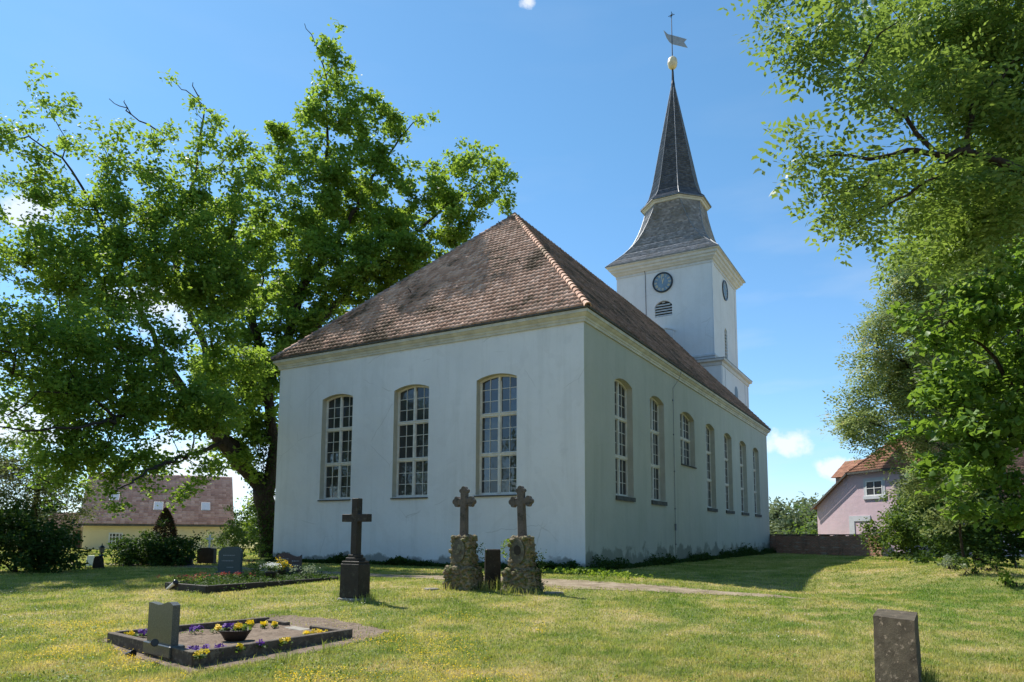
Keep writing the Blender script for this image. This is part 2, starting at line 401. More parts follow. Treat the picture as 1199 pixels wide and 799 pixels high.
# ------------------------------------------------------------------ ground sheet
def axis(lo, hi, fine_lo, fine_hi, step):
    a = list(np.arange(fine_lo, fine_hi+1e-6, step)); s = step
    while a[-1] < hi: s *= 1.25; a.append(a[-1]+s)
    s = step
    while a[0] > lo: s *= 1.25; a.insert(0, a[0]-s)
    return np.array(a)
gx = axis(-900, 900, -26, 26, .25); gy = axis(-300, 1500, 5, 34, .25)
GX, GY = np.meshgrid(gx, gy, indexing='ij'); n1, n2 = GX.shape
V = np.stack([GX, GY, gh(GX, GY)], -1).reshape(-1, 3)
idx = np.arange(n1*n2).reshape(n1, n2)
Fq = np.stack([idx[:-1, :-1], idx[1:, :-1], idx[1:, 1:], idx[:-1, 1:]], -1).reshape(-1, 4)
tag(np_mesh('ground', V, Fq, GROUND, smooth=True), kind='structure')
# sandy path
pp = [ground(60, 665), ground(190, 666), ground(330, 671), ground(450, 676), ground(560, 678.5), ground(690, 684.5), ground(800, 690), ground(880, 694), ground(948, 699)]
pw = [.5, .9, .6, .65, .9, 1.05, .85, .55, .08]
PX = []; 
for i in range(len(pp)-1):
    for k in range(24):
        f = k/24; PX.append((pp[i].x*(1-f)+pp[i+1].x*f, pp[i].y*(1-f)+pp[i+1].y*f, pw[i]*(1-f)+pw[i+1]*f))
PX = np.array(PX)
vs = []; fs = []
for i, (x, y, w) in enumerate(PX):
    j = min(i+1, len(PX)-1); k = max(i-1, 0); d = np.array([PX[j, 0]-PX[k, 0], PX[j, 1]-PX[k, 1]]); d /= np.linalg.norm(d); nrm = np.array([-d[1], d[0]])
    for m, q in enumerate((-1, -.5, 0, .5, 1)):
        jit = (random.uniform(-.16, .16) if abs(q) == 1 else 0)*min(1, w*4)
        X, Y = x+nrm[0]*(w*q+jit), y+nrm[1]*(w*q+jit); vs.append((X, Y, ghf(X, Y)+.012))
    if i: 
        for m in range(4): a = (i-1)*5+m; fs.append((a, a+1, a+6, a+5))
tag(np_mesh('path', vs, fs, SAND, smooth=True), kind='structure')

# ------------------------------------------------------------------ church
YAW = 0.52741
CC = Vector((2.4554, 23.8597, .4)); UV = Vector((math.sin(YAW), math.cos(YAW), 0)); WV = Vector((-math.cos(YAW), math.sin(YAW), 0))
WID, LEN, HW, OV, HE, HR, AP = 14.915, 32.21, 8.60, .26, 9.02, 17.41, 8.11
TU, TW_, TH, TOV, TZ = 35.9, 7.50, 3.94, .72, 23.35
church = thing('church', 'long white plastered village church with red tiled hip roof and slate spire tower', 'church', CC, math.pi/2-YAW)
def CL(u, w, z=0): return CC+UV*u+WV*w+Vector((0, 0, z))

def arch_z(x, x0, x1, z1, rise):
    h = (x1-x0)/2; Rr = (h*h+rise*rise)/(2*rise); return z1-Rr+math.sqrt(max(0, Rr*Rr-(x-(x0+x1)/2)**2))
def wall_open(mb, s0, s1, z0, z1, ops, M, depth=.34, n=10, rev=None):
    """wall face with arched openings; ops=(a,b,zb,zt,rise); M(s,d,z)->point; reveals included"""
    def q(*p): mb.add([M(*x) for x in p], [tuple(range(len(p)))])
    def qr(*p): (rev or mb).add([M(*x) for x in p], [tuple(range(len(p)))])
    cur = s0
    for a, b, zb, zt, rise in sorted(ops):
        q((cur, 0, z0), (a, 0, z0), (a, 0, z1), (cur, 0, z1)); cur = b
        q((a, 0, z0), (b, 0, z0), (b, 0, zb), (a, 0, zb))
        xs = [a+(b-a)*i/n for i in range(n+1)]; za = [arch_z(x, a, b, zt, rise) for x in xs]
        for i in range(n):
            q((xs[i], 0, za[i]), (xs[i+1], 0, za[i+1]), (xs[i+1], 0, z1), (xs[i], 0, z1))
            qr((xs[i], 0, za[i]), (xs[i+1], 0, za[i+1]), (xs[i+1], depth, za[i+1]), (xs[i], depth, za[i]))
        for x, zz in ((a, za[0]), (b, za[-1])): qr((x, 0, zb), (x, depth, zb), (x, depth, zz), (x, 0, zz))
        q((a, 0, zb), (b, 0, zb), (b, depth, zb), (a, depth, zb))
    q((cur, 0, z0), (s1, 0, z0), (s1, 0, z1), (cur, 0, z1))
MF = lambda s, d, z: (d, s, z)          # front wall: s to the left, d inwards
MS = lambda s, d, z: (s, d, z)          # side wall
MBk = lambda s, d, z: (LEN-d, s, z)
ML = lambda s, d, z: (s, WID-d, z)
FW = [(c-.865, c+.865, 2.66, 7.10, .17) for c in (3.52, 7.45, 11.38)]
SWc = [3.68, 7.62, 12.15, 16.35, 20.3, 24.25, 28.2]
SW = [(c-.93, c+.93, 2.7 if i != 2 else 4.62, 7.22, .20) for i, c in enumerate(SWc)]
SW[2] = (12.15-1.2, 12.15+1.2, 4.62, 7.22, .26)
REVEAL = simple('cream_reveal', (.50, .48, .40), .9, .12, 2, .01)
fw = MB(); rv = MB(); wall_open(fw, 0, WID, -.6, HW, FW, MF, rev=rv); rv.build('window_reveal', REVEAL, church); fw.build('front_wall', PLASTER, church)
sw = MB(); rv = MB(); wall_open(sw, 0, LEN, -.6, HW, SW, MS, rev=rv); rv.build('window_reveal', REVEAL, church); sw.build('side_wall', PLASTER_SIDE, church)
bw = MB(); wall_open(bw, 0, WID, -.6, HW, [], MBk); bw.build('rear_wall', PLASTER, church)
lw = MB(); wall_open(lw, 0, LEN, -.6, HW, SW, ML); lw.build('side_wall', PLASTER, church)
plan = [(0, 0), (LEN, 0), (LEN, WID), (0, WID)]
co = MB(); co.sweep(plan, [(0.003, 8.54), (.06, 8.54), (.06, 8.62), (.09, 8.65), (.09, 8.71), (.15, 8.75), (.20, 8.81), (.24, 8.82), (.24, 8.93), (-.1, 8.93)])
co.build('cornice', TRIM, church)

def window(parent, M, a, b, zb, zt, rise, rows=3, cols=2, depth=.24, pr=3, sill=DARKSILL, sillt=.07):
    """wooden window: frame, mullion, transoms, glazing bars, panes, sill"""
    f = MB(); d0, d1 = depth, depth+.09; ft = .055
    def bar(x0, x1, z0, z1, dd=0.0, th=.09):
        # bar in the window plane
        vs = [M(x, d, z) for d in (d0+dd, d0+dd+th) for x, z in ((x0, z0), (x1, z0), (x1, z1), (x0, z1))]
        f.add(vs, [(0, 1, 2, 3), (7, 6, 5, 4), (0, 4, 5, 1), (1, 5, 6, 2), (2, 6, 7, 3), (3, 7, 4, 0)])
    az = lambda x: arch_z(x, a, b, zt, rise)
    g = .004
    bar(a+g, a+ft, zb+g, az(a)); bar(b-ft, b-g, zb+g, az(b)); bar(a+ft, b-ft, zb+g, zb+ft, .003)
    n = 10
    for i in range(n):
        x0, x1 = a+(b-a)*i/n, a+(b-a)*(i+1)/n
        vs = [M(x, d, z) for d in (d0-.002, d1) for x, z in ((x0, az(x0)-ft-.02), (x1, az(x1)-ft-.02), (x1, az(x1)-g), (x0, az(x0)-g))]
        f.add(vs, [(0, 1, 2, 3), (7, 6, 5, 4), (0, 4, 5, 1), (2, 6, 7, 3)])
    m = (a+b)/2; mw = .04
    bar(m-mw, m+mw, zb+ft, az(m)-ft, -.02)
    hs = (zt-zb)/rows; trans = [zb+hs*(k) for k in range(1, rows)]
    for z in trans: bar(a+ft, b-ft, z-.038, z+.038, -.028); bar(a+ft, b-ft, z+.038, z+.055, -.05)
    th = .035                                             # casement leaf frames
    fields = []
    zs = [zb+ft]+sum([[z-.038, z+.055] for z in trans], [])+[None]
    for k in range(rows):
        z0 = zs[2*k]; z1 = zs[2*k+1]
        for x0, x1 in ((a+ft, m-mw), (m+mw, b-ft)):
            t0 = z1 if z1 is not None else az(x0)-ft-.02
            t1 = z1 if z1 is not None else az(x1)-ft-.02
            zt_ = min(t0, t1)
            bar(x0, x0+th, z0, zt_, .012); bar(x1-th, x1, z0, zt_, .012); bar(x0+th, x1-th, z0, z0+th, .014)
            if z1 is not None: bar(x0+th, x1-th, zt_-th, zt_, .014)
            fields.append((x0+th, x1-th, z0+th, (z1-th) if z1 is not None else max(t0, t1), z1 is None))
    gb = .011; gl = []
    for (x0, x1, z0, z1, top) in fields:
        for c in range(1, cols): x = x0+(x1-x0)*c/cols; bar(x-gb, x+gb, z0, (z1 if not top else az(x)-ft), .03, .03)
        zr = [z0+(z1-z0)*r/pr for r in range(1, pr)]
        for z in zr: bar(x0, x1, z-gb, z+gb, .034, .03)
        ze = [z0]+zr+[z1+(.03 if top else 0)]
        for c in range(cols):
            for r in range(pr): gl.append((x0+(x1-x0)*c/cols, x0+(x1-x0)*(c+1)/cols, ze[r], ze[r+1]))
    fr = f.build('window', FRAME, parent)
    # panes: each pane slightly out of true, as in old glazing
    gv = []; gf = []; ga = []
    for (x0, x1, z0, z1) in gl:
        tx, tz = random.gauss(0, .0022), random.gauss(0, .0022); b0 = len(gv)
        for x, z in ((x0, z0), (x1, z0), (x1, z1), (x0, z1)):
            gv.append(M(x, d0+.055+tx*(1 if x == x1 else -1)*.5+tz*(1 if z == z1 else -1)*.5, z))
        gf.append((b0, b0+1, b0+2, b0+3)); ga.append(random.random())
    np_mesh('pane', gv, gf, GLASS, fr, ga)
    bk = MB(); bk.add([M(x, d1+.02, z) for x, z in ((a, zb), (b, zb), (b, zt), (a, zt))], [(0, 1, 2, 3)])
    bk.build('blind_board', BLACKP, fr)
    s = MB(); vs = [M(x, d, z) for d, dz in ((-.07, -.03), (depth, 0)) for x, z in ((a-.03, zb-sillt+dz), (b+.03, zb-sillt+dz), (b+.03, zb+.006+dz*1), (a-.03, zb+.006+dz*1))]
    s.add(vs, [(0, 1, 2, 3), (7, 6, 5, 4), (0, 4, 5, 1), (1, 5, 6, 2), (2, 6, 7, 3), (3, 7, 4, 0)])
    s.build('sill', sill, fr)
    return fr
for o in FW: window(church, MF, *o, sillt=.045)
for i, o in enumerate(SW): window(church, MS, *o, rows=3 if i != 2 else 2, sillt=.16 if i != 2 else .05)

def tiles_quad(A, B, C, D, tw, th, lift=.03, arch=.012, jit=.005, lip=.02, stag=True):
    """courses of tiles on the planar patch A-B (eave) D-C (top); returns verts, faces, rnd"""
    A, B, C, D = map(lambda p: np.array(p, float), (A, B, C, D))
    e1 = (B-A)/np.linalg.norm(B-A); n = np.cross(e1, D-A); n /= np.linalg.norm(n); e2 = np.cross(n, e1)
    if n[2] < 0: n = -n; e2 = np.cross(n, e1); e2 = e2 if e2[2] > 0 else -e2
    Ht = (D-A)@e2; L = np.linalg.norm(B-A); sD = (D-A)@e1; sC = (C-A)@e1
    rows = max(1, int(round(Ht/th))); th = Ht/rows; Vs = []; Fs = []; At = []; base = 0
    for r in range(rows):
        t0, t1 = r*th-.25*th*(r > 0), (r+1)*th
        lo, hi = sD*r/rows, L+(sC-L)*r/rows
        off = (tw/2 if r % 2 and stag else 0)+random.uniform(-.01, .01)
        s = np.arange(lo-tw+((off-lo) % tw), hi, tw)
        if len(s) == 0: continue
        k = len(s); j = RNG.normal(0, jit, k); jt = RNG.normal(0, jit*1.2, k)
        P = []
        for tt, ht in ((t0, lift*.4-lip), (t0, lift), (t1, .006)):
            l_, h_ = sD*tt/Ht, L+(sC-L)*tt/Ht
            for q, ar in ((.01, 0), (.5, arch), (.99, 0)):
                ss = np.clip(s+tw*q, l_, h_)
                hh = ht+(ar if ht > 0 else 0)+j*(1 if ht >= lift else .3)
                tv = tt+jt*(1 if tt == t0 else 0)
                P.append(A+ss[:, None]*e1+(np.zeros(k)+tv)[:, None]*e2+hh[:, None]*n)
        P = np.stack(P, 1)                      # k,9,3
        b = base+np.arange(k)[:, None]*9
        for f in ((0, 1, 4, 3), (1, 2, 5, 4), (3, 4, 7, 6), (4, 5, 8, 7)): Fs.append(b+np.array(f))
        a = np.clip(RNG.beta(2, 2, k), 0, 1); At += [a]*4
        Vs.append(P.reshape(-1, 3)); base += 9*k
    return np.concatenate(Vs), np.concatenate(Fs), np.concatenate(At)
def tiles(name, quads, tw, th, mat, parent, **kw):
    Vs, Fs, As, b = [], [], [], 0
    for qd in quads:
        v, f, a = tiles_quad(*qd, tw, th, **kw); Vs.append(v); Fs.append(f+b); As.append(a); b += len(v)
        # boarding underneath
        A, B, C, D = [np.array(p, float) for p in qd]
        nn = np.cross(B-A, D-A); nn /= np.linalg.norm(nn); nn = nn if nn[2] > 0 else -nn
        Vs.append(np.array([A, B, C, D])-nn*.012); Fs.append(np.array([[b, b+1, b+2, b+3]])); As.append(np.array([.1])); b += 4
    return np_mesh(name, np.concatenate(Vs), np.concatenate(Fs), mat, parent, np.concatenate(As))
def ridge_caps(name, A, B, mat, parent, rad=.115, step=.36, n=6):
    A, B = Vector(A), Vector(B); L = (B-A).length; d = (B-A)/L; k = int(L/step); step = L/k
    side = d.cross(Vector((0, 0, 1))).normalized(); up = side.cross(d); vs = []; fs = []; at_ = []
    for i in range(k):
        b = len(vs); r1 = rad*random.uniform(.96, 1.05); a0 = random.random()
        for (s, rr, hh) in ((-.06, r1*1.12, .02), ((step), r1*.86, 0)):
            for q in range(n+1):
                an = math.pi*q/n*1.1-.05*math.pi; vs.append(A+d*(i*step+s)+side*math.cos(an)*rr+up*(math.sin(an)*rr+hh-.03))
        for q in range(n+1):                                   # lip
            an = math.pi*q/n*1.1-.05*math.pi; vs.append(A+d*(i*step-.06)+side*math.cos(an)*r1*.9+up*(math.sin(an)*r1*.9-.03))
        for q in range(n): fs.append((b+q, b+q+1, b+n+2+q, b+n+1+q)); fs.append((b+q, b+q+1, b+2*n+3+q, b+2*n+2+q)); at_ += [a0, a0]
    return np_mesh(name, vs, fs, mat, parent, at_)
E0 = (-OV, -OV, HE); E1 = (LEN+OV, -OV, HE); E2 = (LEN+OV, WID+OV, HE); E3 = (-OV, WID+OV, HE)
RA = (AP, WID/2, HR); RB = (LEN+OV, WID/2, HR)
roof = tiles('roof', [(E3, E0, RA, RA)], .21, .31, TILE, church, lift=.042, arch=.022, jit=.008)
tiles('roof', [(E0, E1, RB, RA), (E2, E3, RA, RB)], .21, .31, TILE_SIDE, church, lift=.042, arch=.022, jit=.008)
for a, b in ((E0, RA), (E3, RA), (RA, RB)): ridge_caps('ridge_tiles', a, b, TILE_RIDGE, roof)
gut = MB(); gut.sweep(plan, [(.245, 8.94), (.30, 8.95), (.30, 9.005), (.20, 9.02)]); gut.build('eaves_board', DARKSILL, church)
gb_ = MB(); gb_.add([(LEN+OV-.02, -OV, HE-.05), (LEN+OV-.02, WID+OV, HE-.05), (LEN+OV-.02, WID/2, HR-.03)], [(0, 1, 2)]); gb_.build('gable', TOWERP, church)
# small birds-mouth vents / broken tiles on the front hip: two dark hook irons
for (px, py) in ((607, 310), (584, 265), (480, 345), (440, 392)):
    nrm = (Vector(E0)-Vector(E3)).cross(Vector(RA)-Vector(E3)).normalized()
    nw = UV*nrm.x+WV*nrm.y+Vector((0, 0, nrm.z)); P = hit(px, py, CL(*E0), nw); d = P-CC
    l = Vector((d.dot(UV), d.dot(WV), d.z)); m = nrm if nrm.z > 0 else -nrm
    hk = MB(); hk.tube([l, l+m*.16, l+m*.2+Vector((-.12, 0, .02))], .018, 5); hk.build('roof_hook', BLACKP, church)
# lightning conductor on the side wall
lc = MB(); lc.tube([(9.75, -.03, -.5), (9.85, -.03, 8.0), (10.35, -.16, 8.5), (10.4, -.28, 8.9)], .012, 5)
for z in (.8, 2.4, 4.1, 5.8, 7.4): lc.box(9.79, 9.87, -.05, 0, z, z+.06)
lc.box(9.74, 9.86, -.07, -.004, 1.45, 1.75)
lc.build('lightning_conductor', LEAD, church)

# ---- tower (part of the church)
tw = bpy.data.objects.new('tower', None); link(tw, church); tw.location = (TU, TW_, 0)
def rectp(h): return [(-h, -h), (h, -h), (h, h), (-h, h)]
body = MB(); op = [(-.72, .72, 18.65, 19.95, .42)]
TF = lambda s, d, z: (-TH+d, s, z)
TS = lambda s, d, z: (s, -TH+d, z)
wall_open(body, -TH, TH, 8.8, TZ-.5, op, TF, .3)
ops_s = [(-.45, .45, 14.95, 18.1, .3)]
wall_open(body, -TH, TH, 8.8, TZ-.5, ops_s, TS, .3)
body.add([(TH, -TH, 8.8), (TH, TH, 8.8), (TH, TH, TZ-.5), (TH, -TH, TZ-.5)], [(0, 1, 2, 3)])
body.add([(-TH, TH, 8.8), (TH, TH, 8.8), (TH, TH, TZ-.5), (-TH, TH, TZ-.5)], [(0, 1, 2, 3)])
body.build('tower_wall', TOWERP, tw)
# pilaster strips and niche
st = MB()
for s in (-1, 1):
    for fn in (TF, TS):
        a, b = (TH-.55, TH+.03) if s > 0 else (-TH-.03, -TH+.55)
        if fn is TF: continue
        vs = [fn(x, d, z) for d in (-.035, 0.0) for x, z in ((a, 14.8), (b, 14.8), (b, TZ-.9), (a, TZ-.9))]
        st = MB(); st.add(vs, [(0, 1, 2, 3), (0, 4, 5, 1), (1, 5, 6, 2), (2, 6, 7, 3), (3, 7, 4, 0)]); st.build('pilaster_strip', TOWERP, tw)
st = MB()
for (a, b, z0, z1) in ((-1.0, 1.0, 15.0, 17.75),):
    n = 10; xs = [a+(b-a)*i/n for i in range(n+1)]
    for i in range(n):
        zz = [arch_z(x, a, b, z1, .34) for x in xs[i:i+2]]
        vs = [TF(x, d, z) for d in (-.09, 0) for x, z in ((xs[i], zz[0]-.13), (xs[i+1], zz[1]-.13), (xs[i+1], zz[1]), (xs[i], zz[0]))]
        st.add(vs, [(0, 1, 2, 3), (0, 4, 5, 1), (2, 6, 7, 3)])
    vs = [TF(x, d, z) for d in (-.05, 0) for x, z in ((-.8, 14.5), (.8, 14.5), (.8, 17.4), (-.8, 17.4))]
    st.add(vs, [(0, 1, 2, 3), (0, 4, 5, 1), (1, 5, 6, 2), (2, 6, 7, 3), (3, 7, 4, 0)])
st.build('blind_niche', TOWERP, tw)
def louvre(M, a, b, zb, zt, rise, n):
    m = MB(); az = lambda x: arch_z(x, a, b, zt, rise)
    m.add([M(x, .26, z) for x, z in ((a, zb), (b, zb), (b, zt), (a, zt))], [(0, 1, 2, 3)])
    bk = m.build('louvre_back', BLACKP, tw)
    m = MB()
    for i in range(n):
        z = zb+(zt-zb)*(i+.3)/n; h = (b-a)/2
        if z+.1 > az(a): 
            w = 0
            for k in range(20):
                x = (a+b)/2+h*k/20
                if az(x) > z+.14: w = h*k/20
        else: w = h
        c = (a+b)/2
        if w < .1: continue
        th = (zt-zb)/n
        vs = [M(x, d, zz) for x in (c-w, c+w) for d, zz in ((.04, z), (.06, z-.03), (.22, z+.5*th), (.20, z+.5*th+.03))]
        m.add(vs, [(0, 1, 2, 3), (7, 6, 5, 4), (0, 4, 5, 1), (1, 5, 6, 2), (2, 6, 7, 3), (3, 7, 4, 0)])
    m.build('louvre', TRIM_T, tw)
louvre(TF, -.72, .72, 18.65, 19.95, .42, 6)
louvre(TS, -.45, .45, 14.95, 18.1, .3, 12)
# crowning cornice
tc = MB(); tc.sweep(rectp(TH), [(.003, TZ-.95), (.05, TZ-.95), (.05, TZ-.76), (.16, TZ-.70), (.22, TZ-.6), (.36, TZ-.5), (.40, TZ-.36), (.52, TZ-.30), (.56, TZ-.12), (TOV, TZ-.06), (TOV, TZ+.0), (-.3, TZ+.02)])
tc.build('tower_cornice', TRIM_T, tw)
ed = MB(); ed.sweep(rectp(TH), [(TOV+.015, TZ-.03), (TOV+.03, TZ+.03), (TOV-.2, TZ+.09)]); ed.build('roof_edge', LEAD, tw)
# clock faces
def clock(M, cs, cz, r):
    f = MB(); n = 40
    for (r0, r1, d0) in ((r, r*.86, -.09),):
        vs = []
        for k in range(n):
            q = 2*math.pi*k/n
            for rr, d in ((r, 0), (r, -.09), (r*.86, -.09), (r*.86, -.05)): vs.append(M(cs+rr*math.cos(q), d, cz+rr*math.sin(q)))
        fs = [(k*4+j, k*4+j+1, ((k+1) % n)*4+j+1, ((k+1) % n)*4+j) for k in range(n) for j in range(3)]
        f.add(vs, fs)
    fo = f.build('clock', BLACKP, tw)
    d = MB(); d.add([M(cs+r*.87*math.cos(2*math.pi*k/n), -.045, cz+r*.87*math.sin(2*math.pi*k/n)) for k in range(n)], [tuple(range(n))])
    d.build('clock_face', simple('clock_face_blue', (.17, .27, .38), .6, .2, 3), tw)
    g = MB()
    def strip(p, q, w, dd=-.056):
        (x0, z0), (x1, z1) = p, q; L = math.hypot(x1-x0, z1-z0); nx, nz = -(z1-z0)/L*w, (x1-x0)/L*w
        g.add([M(cs+x*flip, dd, cz+z) for x, z in ((x0+nx, z0+nz), (x1+nx, z1+nz), (x1-nx, z1-nz), (x0-nx, z0-nz))], [(0, 1, 2, 3)])
    flip = -1 if M is TF else 1
    NUM = {1: 'I', 2: 'II', 3: 'III', 4: 'IIII', 5: 'V', 6: 'VI', 7: 'VII', 8: 'VIII', 9: 'IX', 10: 'X', 11: 'XI', 12: 'XII'}
    for h, s in NUM.items():
        a = math.pi/2-h*math.pi/6; cw = .075*r; tot = {'I': .8, 'V': 1.5, 'X': 1.5}; W = sum(tot[c] for c in s)*cw; x = -W/2
        ca, sa = math.cos(a), math.sin(a)
        def P(xx, yy): rr = r*.68+yy*r*.13; return (ca*rr+sa*xx, sa*rr-ca*xx)
        g = MB()
        for c in s:
            w = tot[c]*cw
            if c == 'I': strip(P(x+w/2, -1), P(x+w/2, 1), .018*r)
            elif c == 'V': strip(P(x+.1*w, 1), P(x+w/2, -1), .018*r); strip(P(x+.9*w, 1), P(x+w/2, -1), .014*r)
            else: strip(P(x+.1*w, 1), P(x+.9*w, -1), .018*r); strip(P(x+.9*w, 1), P(x+.1*w, -1), .014*r)
            x += w
        g.build('clock_numeral', GILD, tw)
    g = MB()
    for ang, ln, w in ((R(90-18), .42, .035), (R(90-198+6), .0, .02), (R(90-350), .6, .025)):
        if ln: strip((-.12*r*math.cos(ang), -.12*r*math.sin(ang)), (ln*r*math.cos(ang), ln*r*math.sin(ang)), w*r, -.066 if ln < .5 else -.074)
    g.build('clock_hand', GILD, tw)
clock(TF, 0.0, 21.45, .84)
clock(TS, .0, 21.30, .84)
# conductor wire on tower front
cw = MB(); cw.tube([TF(1.42, -.03, 18.0), TF(1.45, -.03, 22.4), TF(1.5, -.2, 22.8)], .02, 5); cw.build('conductor_wire', BLACKP, tw)
# lower stage with its own cornice
LH = 4.62; LZ = 14.55
ls = MB(); ls.box(-LH, LH, -LH, LH, -.5, LZ-.35); 
ls.build('lower_stage', TOWERP, tw)
for a in (-LH+.12, -LH+1.05, LH-1.05-.35, LH-.45):
    lst = MB(); lst.box(a, a+.35, -LH-.04, -LH, 8, LZ-.6); lst.build('pilaster_strip', TOWERP, tw)
lsc = MB(); lsc.sweep(rectp(LH), [(.003, LZ-.55), (.06, LZ-.52), (.10, LZ-.3), (.28, LZ-.22), (.30, LZ-.06)]); lsc.build('stage_cornice', TRIM_T, tw)
lsr = MB(); lsr.sweep(rectp(LH), [(.32, LZ-.07), (.32, LZ-.02), (-.68, LZ+.22)]); lsr.build('stage_roof', LEAD, tw)
pl = MB(); pl.sweep(rectp(TH), [(.003, LZ+.62), (.10, LZ+.56), (.12, LZ+.42), (.06, LZ+.36), (.06, LZ+.1)]); pl.build('tower_plinth', TRIM_T, tw)
lwn = MB(); LS = lambda s, d, z: (s, -LH+d, z)
a, b, zb, zt = -.55, .55, 11.4, 13.2; n = 8
vs = [LS(a+(b-a)*i/n, -.012, arch_z(a+(b-a)*i/n, a, b, zt, .35)) for i in range(n+1)]+[LS(b, -.012, zb), LS(a, -.012, zb)]
lwn.add(vs, [tuple(range(len(vs)))]); lwn.build('stage_window', simple('dull_window', (.10, .12, .13), .4), tw)
# bell-shaped lower roof: square eaves turning into an octagon
def octring(a, c, z):
    """half width a, chamfer c"""
    return [(-a, -a+c, z), (-a+c, -a, z), (a-c, -a, z), (a, -a+c, z), (a, a-c, z), (a-c, a, z), (-a+c, a, z), (-a, a-c, z)]
prof = [(TH+TOV-.04, 0.0, TZ+.06), (4.12, .06, 23.95), (3.66, .22, 24.55), (3.28, .42, 25.2), (2.98, .62, 25.9), (2.74, .80, 26.7), (2.56, .96, 27.5), (2.42, 1.12, 28.3), (2.32, 1.3, 29.15)]
rings = [octring(*p) for p in prof]
qs = []
for r0, r1 in zip(rings, rings[1:]):
    for k in range(8):
        j = (k+1) % 8
        if (Vector(r0[k])-Vector(r0[j])).length < .02:
            r0a = Vector(r0[k])*.5+Vector(r0[j])*.5; continue
        qs.append((r0[k], r0[j], r1[j], r1[k]))
k0, k1 = rings[0], rings[1]
lr = tiles('tower_roof', qs, .22, .17, SLATE_LOW, tw, lift=.022, arch=.0, jit=.004, lip=.015)
cf = MB()
for k in (0, 2, 4, 6):
    pts = [Vector(r[(k) % 8]) for r in rings]; pts2 = [Vector(r[(k+1) % 8]) for r in rings]
    cf.add([k0[k], rings[1][k], rings[1][(k+1) % 8]], [(0, 1, 2)])
    cf.tube([p+Vector((p.x, p.y, 0)).normalized()*.01 for p in pts], .035, 5); cf.tube([p+Vector((p.x, p.y, 0)).normalized()*.01 for p in pts2], .035, 5)
cf.build('hip_flashing', LEAD, lr)
# octagonal eaves
ocz = 29.1; octo = [(p[0], p[1]) for p in octring(2.62, 1.53, 0)]
oc = MB(); oc.sweep(octo, [(-.34, ocz-.12), (-.16, ocz-.09), (-.08, ocz+.02), (.02, ocz+.05), (.03, ocz+.09), (.1, ocz+.15)]); oc.build('octagon_cornice', TRIM_T, tw)
oe = MB(); oe.sweep(octo, [(.09, ocz+.10), (.16, ocz+.13), (.12, ocz+.27)]); oe.build('spire_edge', LEAD, tw)
sp = [(2.76, ocz+.22), (2.36, ocz+.62), (2.08, ocz+1.15), (1.90, ocz+1.8), (1.74, ocz+2.5), (.14, 40.6)]
sp2 = []
for i in range(len(sp)-1):
    (r0, z0), (r1, z1) = sp[i], sp[i+1]
    m = 1 if i < 4 else 3
    for k in range(m): sp2.append((r0+(r1-r0)*k/m, z0+(z1-z0)*k/m))
sp2.append(sp[-1])
rings = [octring(a, a*.586, z) for a, z in sp2]
sq = [(r0[k], r0[(k+1) % 8], r1[(k+1) % 8], r1[k]) for r0, r1 in zip(rings, rings[1:]) for k in range(8)]
spire = tiles('spire', sq, .24, .19, SLATE, tw, lift=.02, arch=0, jit=.003, lip=.014)
hf = MB()
for k in range(8): hf.tube([Vector(r[k])*1.0+Vector((r[k][0], r[k][1], 0))*.006 for r in rings], .03, 5)
hf.build('hip_flashing', LEAD, spire)
fin = MB(); fin.lathe([(.20, 40.3), (.17, 40.8), (.12, 41.1), (.09, 42.0), (.06, 42.2)], n=10); fin.build('spire_cap', BLACKP, tw)
bz = 42.75
ball = MB(); ball.lathe([(.10, bz-.52), (.26, bz-.46), (.38, bz-.3), (.42, bz-.06), (.44, bz), (.42, bz+.06), (.42, bz+.2), (.36, bz+.42), (.22, bz+.56), (.05, bz+.6)], n=20); ball.build('spire_ball', GILD, tw, True)
pole = MB(); pole.tube([(0, 0, bz+.5), (0, 0, 47.2)], [.05, .03], 6)
pole.tube([(-.0, 0, 47.1), (0, 0, 47.7)], .03, 5); pole.tube([(0, -.28, 47.35), (0, .28, 47.35)], .03, 5); pole.tube([(-.2, -.2, 47.35), (.2, .2, 47.35)], .022, 5); pole.lathe([(.02, 47.25), (.11, 47.35), (.02, 47.45)], n=8)
pole.build('vane_pole', BLACKP, tw)
vn = MB(); va = math.pi/2-YAW
# pennant with a swallow tail, pointing right and towards the viewer
vd = Vector((.55, -.78, -.0)).normalized()
vp = [(-.75, 45.75), (-.35, 45.45), (0, 45.45), (1.35, 45.35), (1.1, 45.0), (1.4, 44.55), (0, 44.6), (-.25, 44.75), (-.5, 45.1)]
vn.prism(vp, -.02, .02, lambda x, y, z: (vd.x*x-vd.y*y, vd.y*x+vd.x*y, z-.15*x))
vn.build('weather_vane', simple('vane_metal', (.30, .32, .34), .5, .2, 3, .002, .5, .2), tw)
